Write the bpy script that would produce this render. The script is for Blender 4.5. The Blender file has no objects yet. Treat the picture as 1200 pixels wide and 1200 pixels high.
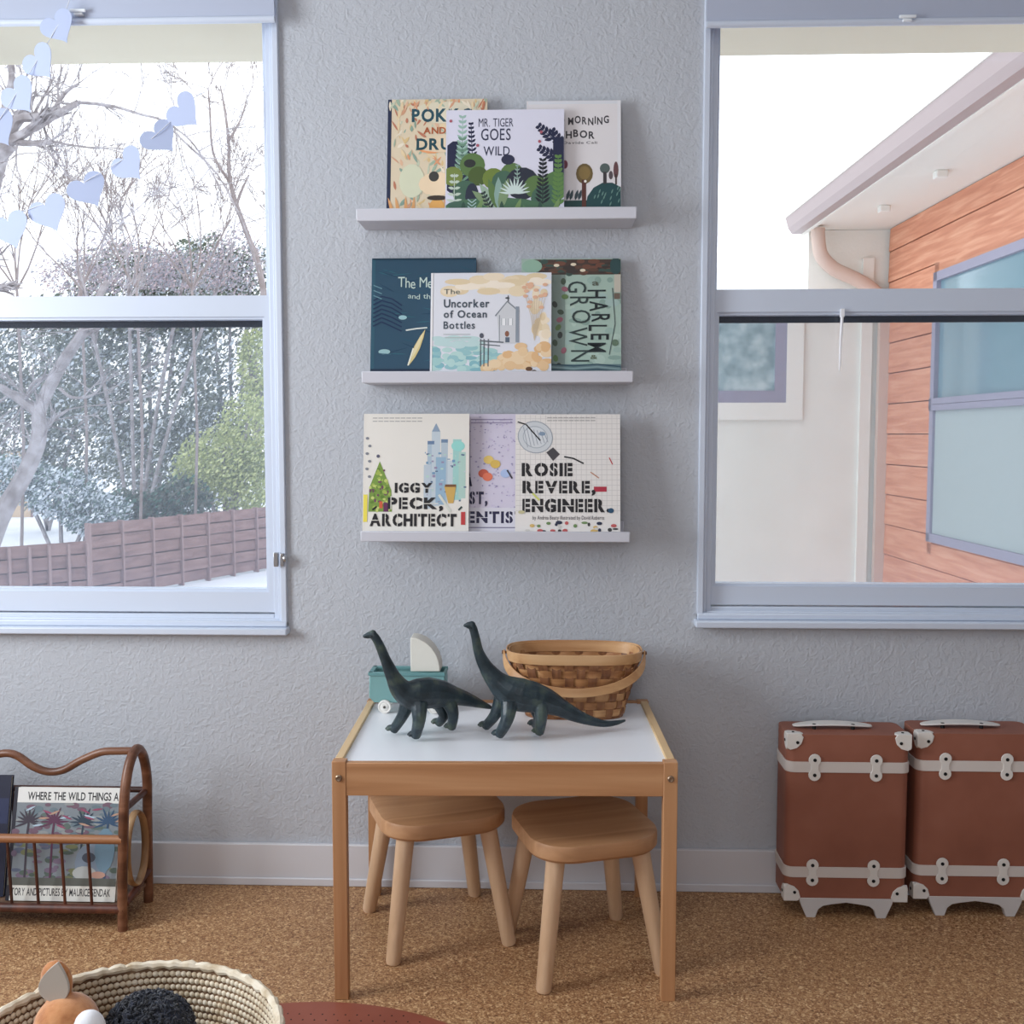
import bpy, bmesh, math, random
from mathutils import Vector, Matrix
from mathutils.geometry import tessellate_polygon
random.seed(7)
PI = math.pi
C = bpy.context.scene.collection
scn = bpy.context.scene

# ------------------------------------------------------------------ camera
FPX, H, CY = 1212.0, 1.045, -2.335
YAW, PITCH = math.radians(2.0), math.radians(4.2)
FW = Vector((-math.sin(YAW)*math.cos(PITCH), math.cos(YAW)*math.cos(PITCH), -math.sin(PITCH)))
RT = Vector((math.cos(YAW), math.sin(YAW), 0)); UP = RT.cross(FW)
CAM = Vector((0, CY, H))
cd = bpy.data.cameras.new('camera'); cam = bpy.data.objects.new('camera', cd); C.objects.link(cam)
cam.location = CAM; cam.rotation_euler = (PI/2-PITCH, 0, YAW)
cd.sensor_width = 36; cd.lens = 36*FPX/1200; cd.clip_start = .02; cd.clip_end = 300
scn.camera = cam
def W(px, py, Y=0.0):            # point of the photo on the vertical plane at depth Y
    d = FW + RT*((px-600)/FPX) - UP*((py-600)/FPX)
    return CAM + d*((Y-CY)/d.y)
def F(px, py, Z=0.0):            # point of the photo on the level plane at height Z
    d = FW + RT*((px-600)/FPX) - UP*((py-600)/FPX)
    return CAM + d*((Z-H)/d.z)

# ------------------------------------------------------------------ materials
def lin(c):
    return tuple(((v/255)/12.92 if v/255 <= .04045 else ((v/255+.055)/1.055)**2.4) for v in c) + (1,)
_m = {}
def mat(name, col, rough=.6, metal=0, spec=.5, sheen=0):
    if name in _m: return _m[name]
    m = bpy.data.materials.new(name); m.use_nodes = True
    b = m.node_tree.nodes['Principled BSDF']
    b.inputs['Base Color'].default_value = lin(col); b.inputs['Roughness'].default_value = rough
    b.inputs['Metallic'].default_value = metal; b.inputs['Specular IOR Level'].default_value = spec
    if sheen: b.inputs['Sheen Weight'].default_value = sheen
    _m[name] = m; return m
def ink(col): return mat('ink_%d_%d_%d' % tuple(col), col, .45, 0, .35)
def nodes(m): return m.node_tree.nodes, m.node_tree.links, m.node_tree.nodes['Principled BSDF']
def noise_mat(name, cols, scale=(1,1,1), nscale=5, detail=4, rough=.6, bump=0, bscale=None, bdist=.002, spec=.5, pos=None, sheen=0, distortion=0):
    m = mat(name, cols[0], rough, 0, spec, sheen); N, L, b = nodes(m)
    tc = N.new('ShaderNodeTexCoord'); mp = N.new('ShaderNodeMapping'); mp.inputs['Scale'].default_value = scale
    L.new(tc.outputs['Object'], mp.inputs['Vector'])
    n = N.new('ShaderNodeTexNoise'); n.inputs['Scale'].default_value = nscale; n.inputs['Detail'].default_value = detail
    n.inputs['Distortion'].default_value = distortion
    L.new(mp.outputs[0], n.inputs['Vector'])
    r = N.new('ShaderNodeValToRGB'); e = r.color_ramp.elements
    pos = pos or [.3 + .4*i/(max(1, len(cols)-1)) for i in range(len(cols))]
    while len(e) < len(cols): e.new(.5)
    for i, c in enumerate(cols): e[i].position = pos[i]; e[i].color = lin(c)
    L.new(n.outputs['Fac'], r.inputs['Fac']); L.new(r.outputs[0], b.inputs['Base Color'])
    if bump:
        n2 = N.new('ShaderNodeTexNoise'); n2.inputs['Scale'].default_value = bscale or nscale*3; n2.inputs['Detail'].default_value = 3
        L.new((tc.outputs['Object'] if bscale else mp.outputs[0]), n2.inputs['Vector'])
        bp = N.new('ShaderNodeBump'); bp.inputs['Strength'].default_value = bump; bp.inputs['Distance'].default_value = bdist
        L.new(n2.outputs['Fac'], bp.inputs['Height']); L.new(bp.outputs[0], b.inputs['Normal'])
    return m

WALL = noise_mat('wall_paint', [(184,188,195),(188,192,199)], nscale=2, rough=.7, bump=.6, bscale=260, bdist=.0012, spec=.35)
def _peel():       # orange-peel texture of the sprayed plaster
    N, L, b = nodes(WALL); tc = N.new('ShaderNodeTexCoord'); v = N.new('ShaderNodeTexVoronoi'); v.feature = 'SMOOTH_F1'; v.inputs['Scale'].default_value = 105
    nz = N.new('ShaderNodeTexNoise'); nz.inputs['Scale'].default_value = 45; L.new(tc.outputs['Object'], nz.inputs['Vector'])
    mx = N.new('ShaderNodeMixRGB'); mx.inputs[0].default_value = .04; L.new(tc.outputs['Object'], mx.inputs[1]); L.new(nz.outputs['Color'], mx.inputs[2]); L.new(mx.outputs[0], v.inputs['Vector'])
    bp = N.new('ShaderNodeBump'); bp.inputs['Strength'].default_value = 1; bp.inputs['Distance'].default_value = .0015; bp.invert = True
    old = b.inputs['Normal'].links[0].from_socket; L.new(old, bp.inputs['Normal']); L.new(v.outputs['Distance'], bp.inputs['Height']); L.new(bp.outputs[0], b.inputs['Normal'])
_peel()
WHITE = mat('white_vinyl', (206,215,230), .35)
TRIM = mat('trim_paint', (212,212,217), .4)
BLIND = mat('blind_fabric', (178,186,205), .8)
CEIL = mat('ceiling_paint', (225,225,225), .8)
LEDGE = mat('ledge_paint', (206,207,216), .4)
# cork floor
CORK = mat('cork', (150,105,65), .5, 0, .35)
def _cork():
    N, L, b = nodes(CORK)
    tc = N.new('ShaderNodeTexCoord')
    v = N.new('ShaderNodeTexVoronoi'); v.inputs['Scale'].default_value = 330; L.new(tc.outputs['Object'], v.inputs['Vector'])
    n = N.new('ShaderNodeTexNoise'); n.inputs['Scale'].default_value = 90; n.inputs['Detail'].default_value = 5; L.new(tc.outputs['Object'], n.inputs['Vector'])
    s = N.new('ShaderNodeSeparateColor'); L.new(v.outputs['Color'], s.inputs[0])
    mx = N.new('ShaderNodeMath'); mx.operation = 'MULTIPLY_ADD'; mx.inputs[1].default_value = .55; L.new(s.outputs[0], mx.inputs[0])
    m2 = N.new('ShaderNodeMath'); m2.operation = 'MULTIPLY'; m2.inputs[1].default_value = .5; L.new(n.outputs['Fac'], m2.inputs[0]); L.new(m2.outputs[0], mx.inputs[2])
    r = N.new('ShaderNodeValToRGB'); e = r.color_ramp.elements
    cols = [(.16,(98,64,44)),(.32,(140,98,66)),(.5,(166,124,86)),(.68,(184,144,102)),(.84,(222,188,144))]
    while len(e) < 5: e.new(.5)
    for i,(p,c) in enumerate(cols): e[i].position = p; e[i].color = lin(c)
    L.new(mx.outputs[0], r.inputs['Fac'])
    L.new(r.outputs[0], b.inputs['Base Color'])
    bp = N.new('ShaderNodeBump'); bp.inputs['Strength'].default_value = .25; bp.inputs['Distance'].default_value = .001
    L.new(mx.outputs[0], bp.inputs['Height']); L.new(bp.outputs[0], b.inputs['Normal'])
_cork()
def wood(name, cols, axis=0, rough=.45, k=30):
    sc = [k, k, k]; sc[axis] = k*.06
    return noise_mat(name, cols, scale=sc, nscale=1, detail=5, rough=rough, bump=.12, bdist=.0006, distortion=.6)
PINE_X = wood('oiled_pine_along', [(168,118,78),(186,136,94),(200,152,110)], 0)
PINE_Z = wood('oiled_pine_upright', [(166,116,76),(184,134,92),(196,148,106)], 2)
PINE_Y = wood('pale_pine_edge', [(206,172,124),(222,190,144),(230,204,160)], 1)
SEATW = wood('stool_beech', [(166,120,82),(186,140,100),(202,158,118)], 0, .5, 22)
LEGW = wood('stool_leg_beech', [(196,160,126),(212,178,144),(222,190,158)], 2, .5, 30)
RATTAN = wood('rattan_brown', [(70,40,26),(108,68,46),(140,98,74)], 0, .4, 25)
RATTAN_D = wood('rattan_dark', [(58,28,18),(84,42,28),(108,60,40)], 2, .45, 25)
SPLINT = wood('ash_splint', [(134,84,48),(176,124,78),(202,156,108)], 0, .5, 60)
SPLINT_D = wood('ash_splint_dark', [(96,56,32),(136,88,54),(160,112,72)], 2, .5, 60)
RIMW = wood('basket_rim_wood', [(176,126,80),(204,158,110),(216,174,128)], 0, .45, 30)
BLACK = mat('black_hole', (14,13,14), .8)
DARK = mat('dark_gap', (40,46,58), .7)
METAL = mat('brushed_metal', (190,190,192), .3, 1)

def glass_mat():
    m = bpy.data.materials.new('window_glass'); m.use_nodes = True; N = m.node_tree.nodes; L = m.node_tree.links
    N.clear(); o = N.new('ShaderNodeOutputMaterial'); t = N.new('ShaderNodeBsdfTransparent'); t.inputs[0].default_value = (.97,.985,1,1)
    g = N.new('ShaderNodeBsdfGlossy'); g.inputs['Roughness'].default_value = .02; mx = N.new('ShaderNodeMixShader'); mx.inputs[0].default_value = .04
    L.new(t.outputs[0], mx.inputs[1]); L.new(g.outputs[0], mx.inputs[2]); L.new(mx.outputs[0], o.inputs[0]); return m
GLASS = glass_mat()
def screen_mat():      # fine insect mesh: threads much thinner than a pixel, so partly see-through
    m = bpy.data.materials.new('insect_screen'); m.use_nodes = True; N = m.node_tree.nodes; L = m.node_tree.links
    N.clear(); o = N.new('ShaderNodeOutputMaterial'); t = N.new('ShaderNodeBsdfTransparent')
    d = N.new('ShaderNodeBsdfDiffuse'); d.inputs[0].default_value = lin((160,168,180)); mx = N.new('ShaderNodeMixShader'); mx.inputs[0].default_value = .36
    L.new(t.outputs[0], mx.inputs[1]); L.new(d.outputs[0], mx.inputs[2]); L.new(mx.outputs[0], o.inputs[0]); return m
SCREEN = screen_mat()

# ------------------------------------------------------------------ mesh builder
def xf(parent):
    if parent is None: return Matrix.Identity(4)
    m = Matrix.Translation(parent.location) @ parent.rotation_euler.to_matrix().to_4x4()
    return (xf(parent.parent) @ m) if parent.parent else m
class B:
    def __init__(s): s.v = []; s.f = []; s.m = []; s.mi = 0
    def add(s, vs, fs, M=None):
        n = len(s.v)
        s.v += [tuple(M @ Vector(p)) for p in vs] if M else [tuple(p) for p in vs]
        s.f += [tuple(i+n for i in f) for f in fs]; s.m += [s.mi]*len(fs); return s
    def box(s, a, b, M=None):
        x0,x1 = sorted((a[0],b[0])); y0,y1 = sorted((a[1],b[1])); z0,z1 = sorted((a[2],b[2]))
        return s.add([(x0,y0,z0),(x1,y0,z0),(x1,y1,z0),(x0,y1,z0),(x0,y0,z1),(x1,y0,z1),(x1,y1,z1),(x0,y1,z1)],
            [(0,3,2,1),(4,5,6,7),(0,1,5,4),(1,2,6,5),(2,3,7,6),(3,0,4,7)], M)
    def hexa(s, lo, hi):     # four low corners, four high corners
        return s.add(list(lo)+list(hi), [(0,3,2,1),(4,5,6,7),(0,1,5,4),(1,2,6,5),(2,3,7,6),(3,0,4,7)])
    def tube(s, pts, r, n=10, closed=False, cap=True, up=None, flat=1.0):
        pts = [Vector(p) for p in pts]; k = len(pts)
        rs = r if isinstance(r, list) else [r]*k
        base = len(s.v); prev = Vector(up) if up else None; vs = []
        for i, p in enumerate(pts):
            if closed: t = pts[(i+1) % k] - pts[i-1]
            else: t = pts[min(i+1, k-1)] - pts[max(i-1, 0)]
            t = t.normalized() if t.length > 1e-9 else Vector((0,0,1))
            if prev is None: prev = Vector((0,0,1)) if abs(t.z) < .9 else Vector((1,0,0))
            u = (prev - t*prev.dot(t)); u = u.normalized() if u.length > 1e-6 else t.orthogonal().normalized()
            w = t.cross(u); prev = u
            rr = rs[i]; ra, rb = (rr if isinstance(rr, (tuple, list)) else (rr, rr*flat))
            for j in range(n):
                a = 2*PI*j/n; vs.append(p + u*(ra*math.cos(a)) + w*(rb*math.sin(a)))
        fs = []
        for i in range(k if closed else k-1):
            for j in range(n):
                a, b2 = i*n+j, i*n+(j+1) % n; c, d = ((i+1) % k)*n+(j+1) % n, ((i+1) % k)*n+j
                fs.append((a, b2, c, d))
        if cap and not closed: fs += [tuple(range(n))[::-1], tuple((k-1)*n+j for j in range(n))]
        return s.add(vs, fs)
    def prism(s, poly, d0, d1, plane='xz', M=None):   # polygon extruded between d0 and d1 along the third axis
        def P3(p, d): return (p[0], d, p[1]) if plane == 'xz' else ((d, p[0], p[1]) if plane == 'yz' else (p[0], p[1], d))
        n = len(poly); vs = [P3(p, d0) for p in poly]+[P3(p, d1) for p in poly]
        tri = tessellate_polygon([[Vector((p[0], p[1], 0)) for p in poly]])
        fs = [tuple(t) for t in tri]+[tuple(i+n for i in reversed(t)) for t in tri]
        fs += [(i, (i+1) % n, n+(i+1) % n, n+i) for i in range(n)]
        return s.add(vs, fs, M)
    def ball(s, c, r, n=12, m=8, M=None):
        r = r if isinstance(r, (tuple, list)) else (r, r, r); vs = [(c[0], c[1], c[2]-r[2])]; fs = []
        for i in range(1, m):
            a = PI*i/m
            for j in range(n):
                b2 = 2*PI*j/n; vs.append((c[0]+r[0]*math.sin(a)*math.cos(b2), c[1]+r[1]*math.sin(a)*math.sin(b2), c[2]-r[2]*math.cos(a)))
        vs.append((c[0], c[1], c[2]+r[2])); t = len(vs)-1
        for j in range(n):
            fs.append((0, 1+(j+1) % n, 1+j)); fs.append((t, t-n+j, t-n+(j+1) % n))
            for i in range(m-2): fs.append((1+i*n+j, 1+i*n+(j+1) % n, 1+(i+1)*n+(j+1) % n, 1+(i+1)*n+j))
        return s.add(vs, fs, M)
    def lathe(s, prof, c=(0,0,0), n=24, M=None):       # (r, z) profile around z
        vs = []; fs = []
        for (r, z) in prof:
            for j in range(n): a = 2*PI*j/n; vs.append((c[0]+r*math.cos(a), c[1]+r*math.sin(a), c[2]+z))
        for i in range(len(prof)-1):
            for j in range(n): fs.append((i*n+j, i*n+(j+1) % n, (i+1)*n+(j+1) % n, (i+1)*n+j))
        fs += [tuple(range(n))[::-1], tuple((len(prof)-1)*n+j for j in range(n))]
        return s.add(vs, fs, M)
    def build(s, name, mats, parent=None, bevel=0, smooth=40, local=False, seg=2, fixn=True):
        me = bpy.data.meshes.new(name)
        vs = s.v
        if parent is not None and not local:
            inv = xf(parent).inverted(); vs = [tuple(inv @ Vector(p)) for p in s.v]
        me.from_pydata(vs, [], s.f)
        mats = mats if isinstance(mats, (list, tuple)) else [mats]
        for m in mats: me.materials.append(m)
        if len(mats) > 1: me.polygons.foreach_set('material_index', s.m)
        if fixn:
            bm = bmesh.new(); bm.from_mesh(me); bmesh.ops.recalc_face_normals(bm, faces=bm.faces); bm.to_mesh(me); bm.free()
        me.update()
        o = bpy.data.objects.new(name, me); C.objects.link(o)
        if smooth:
            me.polygons.foreach_set('use_smooth', [True]*len(me.polygons)); me.set_sharp_from_angle(angle=math.radians(smooth))
        if bevel:
            md = o.modifiers.new('bevel', 'BEVEL'); md.width = bevel; md.segments = seg; md.limit_method = 'ANGLE'; md.angle_limit = math.radians(35); md.harden_normals = False
        if parent is not None: o.parent = parent
        return o
def tag(o, label=None, cat=None, group=None, kind=None):
    if label: o['label'] = label
    if cat: o['category'] = cat
    if group: o['group'] = group
    if kind: o['kind'] = kind
    return o
def thing(name, loc, label, cat, rz=0, group=None):
    o = bpy.data.objects.new(name, None); C.objects.link(o); o.location = loc; o.rotation_euler = (0,0,rz); o.empty_display_size = .05
    return tag(o, label, cat, group)
def struct(o, label=None): return tag(o, label, None, None, 'structure')
def blend_body(b, name, m, parent, voxel, smooth=6, fac=.5):   # fuses overlapping closed forms into one continuous skin
    o = b.build(name+'_source', m, None, smooth=0)
    r = o.modifiers.new('r', 'REMESH'); r.mode = 'VOXEL'; r.voxel_size = voxel; r.use_smooth_shade = True
    s = o.modifiers.new('s', 'SMOOTH'); s.factor = fac; s.iterations = smooth
    dg = bpy.context.evaluated_depsgraph_get(); dg.update()
    me = bpy.data.meshes.new_from_object(o.evaluated_get(dg)); me.name = name
    bpy.data.objects.remove(o)
    if parent is not None: me.transform(xf(parent).inverted())
    q = bpy.data.objects.new(name, me); C.objects.link(q)
    me.polygons.foreach_set('use_smooth', [True]*len(me.polygons))
    me.materials.clear(); me.materials.append(m)
    if parent is not None: q.parent = parent
    return q
def catmull(pts, n=6, closed=False):
    pts = [Vector(p) for p in pts]; out = []; k = len(pts)
    for i in range(k if closed else k-1):
        if closed: p0, p1, p2, p3 = pts[i-1], pts[i], pts[(i+1) % k], pts[(i+2) % k]
        else: p0, p1, p2, p3 = pts[max(i-1,0)], pts[i], pts[i+1], pts[min(i+2,k-1)]
        for j in range(n):
            t = j/n; out.append(.5*((2*p1)+(p2-p0)*t+(2*p0-5*p1+4*p2-p3)*t*t+(3*p1-p0-3*p2+p3)*t**3))
    if not closed: out.append(pts[-1])
    return out

# ------------------------------------------------------------------ the room
XL, XR, YF, ZC = -2.3, 2.3, -4.0, 2.62
WT = .14
WIN = [dict(x0=-1.62, x1=-.597, z0=.600, z1=2.06), dict(x0=.337, x1=1.42, z0=.622, z1=2.06)]
b = B()
xs = [XL-.1, WIN[0]['x0'], WIN[0]['x1'], WIN[1]['x0'], WIN[1]['x1'], XR+.1]
b.box((xs[0],0,-.1),(xs[1],WT,ZC)); b.box((xs[2],0,-.1),(xs[3],WT,ZC)); b.box((xs[4],0,-.1),(xs[5],WT,ZC))
for w in WIN:
    b.box((w['x0'],0,-.1),(w['x1'],WT,w['z0'])); b.box((w['x0'],0,w['z1']),(w['x1'],WT,ZC))
struct(b.build('wall_back', WALL, smooth=0))
struct(B().box((XL-.1,YF-.1,-.1),(XR+.1,0,0)).build('floor', CORK, smooth=0))
struct(B().box((XL-.1,YF-.1,ZC),(XR+.1,WT,ZC+.1)).build('ceiling', CEIL, smooth=0))
b = B()      # left wall with a daylight opening, outside the picture
b.box((XL-.1,YF,0),(XL,-1.80,ZC)); b.box((XL-.1,-.8,0),(XL,0,ZC)); b.box((XL-.1,-1.80,0),(XL,-.8,.8)); b.box((XL-.1,-1.80,2.0),(XL,-.8,ZC))
struct(b.build('wall_left', WALL, smooth=0))
struct(B().box((XR,YF,0),(XR+.1,0,ZC)).build('wall_right', WALL, smooth=0))
struct(B().box((XL,YF-.1,0),(XR,YF,ZC)).build('wall_front', WALL, smooth=0))
b = B(); b.box((XL,-.012,0),(XR,0,.098)); b.box((XL,-.017,0),(XR,-.012,.019))
struct(b.build('baseboard_back', TRIM, bevel=.003))

# windows
def window(i, w, gx, zb, m0, m1, side, sill_lo, sill_hi):
    x0, x1, z1 = w['x0'], w['x1'], w['z1']
    root = thing('window_%d' % i, ((x0+x1)/2, 0, w['z0']), None, None); struct(root, 'white vinyl single hung window %s' % side)
    f = .040    # outer frame, three stepped bands
    b = B()
    zs = sill_hi
    for (ins, wd, yf, yb) in ((0,.014,-.010,.10),(.014,.008,.000,.10),(.022,.012,.010,.10)):
        a0, a1, c0, c1 = x0+ins, x1-ins, zs+ins*.6, z1-ins
        b.box((a0,yf,c0),(a0+wd,yb,c1)); b.box((a1-wd,yf,c0),(a1,yb,c1))
        b.box((a0+wd,yf,c1-wd),(a1-wd,yb,c1)); b.box((a0+wd,yf,c0),(a1-wd,yb,c0+wd*.9))
    b.build('window_frame', WHITE, root, bevel=.002)
    fi = .034; gi = (gx - x0) if i == 2 else (x1 - gx)
    # lower sash, nearer the room
    b = B(); a0, a1 = x0+fi, x1-fi; g0, g1 = x0+gi, x1-gi; c0 = zs+.028
    for (yf, o, e) in ((.016,0,0),(.022,.006,.001)):
        xa, xb = g0-.006+o, g1+.006-o
        b.box((a0+e,yf,c0+e),(xa,.052-e,m1-e)); b.box((xb,yf,c0+e),(a1-e,.052-e,m1-e))
        b.box((xa,yf,c0+e),(xb,.052-e,zb-.006+o)); b.box((xa,yf,m0+.006-o),(xb,.052-e,m1-e))
    b.build('lower_sash', WHITE, root, smooth=0)
    B().box((g0-.002,.033,zb-.002),(g1+.002,.037,m0+.002)).build('lower_pane', GLASS, root, smooth=0)
    B().box((g0-.004,.053,m0-.014),(g1+.004,.060,m0+.004)).build('weather_strip', DARK, root, smooth=0)
    # upper sash, farther out
    b = B(); h0, h1 = g0+.000, g1-.000
    b.box((x0+fi,.060,m1-.03),(h0,.092,z1-fi)); b.box((h1,.060,m1-.03),(x1-fi,.092,z1-fi))
    b.box((x0+fi,.060,z1-fi-.035),(x1-fi,.092,z1-fi)); b.box((x0+fi,.060,m1-.035),(x1-fi,.092,m1-.004))
    b.build('upper_sash', WHITE, root, bevel=.0015)
    B().box((h0-.002,.074,m1-.02),(h1+.002,.078,z1-fi-.03)).build('upper_pane', GLASS, root, smooth=0)
    # insect screen over the lower half, outside
    B().add([(g0-.02,.108,zb-.03),(g1+.02,.108,zb-.03),(g1+.02,.108,m1-.02),(g0-.02,.108,m1-.02)], [(0,1,2,3)]).build('insect_screen', SCREEN, root, smooth=0, fixn=False)
    # sill board
    b = B(); b.box((x0-.006,-.032,sill_lo),(x1+.004,.10,sill_hi-.002)); b.box((x0,-.012,sill_hi-.002),(x1,.1,sill_hi+.012))
    b.build('window_sill', WHITE, root, bevel=.003)
    return root
w1 = window(1, WIN[0], -.6505, .691, 1.3096, 1.3628, 'at the left, with bare trees behind it', .592, .610)
w2 = window(2, WIN[1], .3820, .710, 1.315, 1.371, 'at the right, with the wood-clad house behind it', .616, .634)
# latch clip on the left window
p = W(327, 656, -.02)
b = B(); b.box((p.x-.013,-.020,p.z-.016),(p.x-.003,-.008,p.z+.016)); b.box((p.x+.003,-.022,p.z-.014),(p.x+.010,-.008,p.z+.014)); b.ball((p.x+.013,-.02,p.z+.002),(.005,.005,.008))
tag(b.build('window_latch', METAL, w1, bevel=.001), 'silver metal latch clip')
# white pull cord in the right window
p = W(985, 366, .028)
b = B(); b.box((p.x-.004,.010,p.z-.012),(p.x+.004,.020,p.z+.006)); b.tube([(p.x,.014,p.z-.010),(p.x-.002,.014,p.z-.06),(p.x-.003,.014,p.z-.13)],[.0035,.003,.0015],8)
b.build('pull_cord', mat('cord_white',(245,246,250),.5), w2)

def blind(x0, x1, zb, tabpx, where):
    root = thing('roller_blind', ((x0+x1)/2, -.03, 2.36), 'pale grey fabric roller blind rolled up over the %s' % where, 'blind')
    B().box((x0,-.0385,zb+.006),(x1,-.0370,2.36)).build('blind_fabric', BLIND, root, smooth=0)
    b = B(); b.tube([(x0-.001,-.038,zb+.0075),(x1+.001,-.038,zb+.0075)], .0075, 12); b.build('bottom_bar', WHITE, root)
    b = B(); b.tube([(x0,-.038,2.37),(x1,-.038,2.37)], .022, 16); b.build('roller_tube', BLIND, root)
    for s in (x0-.004, x1+.004): B().box((s-.003,-.07,2.33),(s+.003,0,2.41)).build('bracket', WHITE, root, bevel=.001)
    p = W(tabpx[0], tabpx[1], -.045)
    b = B(); b.box((p.x-.010,-.050,p.z-.010),(p.x+.010,-.0385,p.z-.004)); b.box((p.x-.018,-.052,p.z-.004),(p.x+.018,-.046,p.z+.003))
    b.build('pull_tab', mat('clear_tab',(236,242,248),.2), root, bevel=.002)
blind(-1.60, -.5960, 1.9395, (92,13), 'left window, beside the heart garland')
blind(.3372, 1.41, 1.9155, (1063,20), 'right window, above the wood-clad house view')

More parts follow.
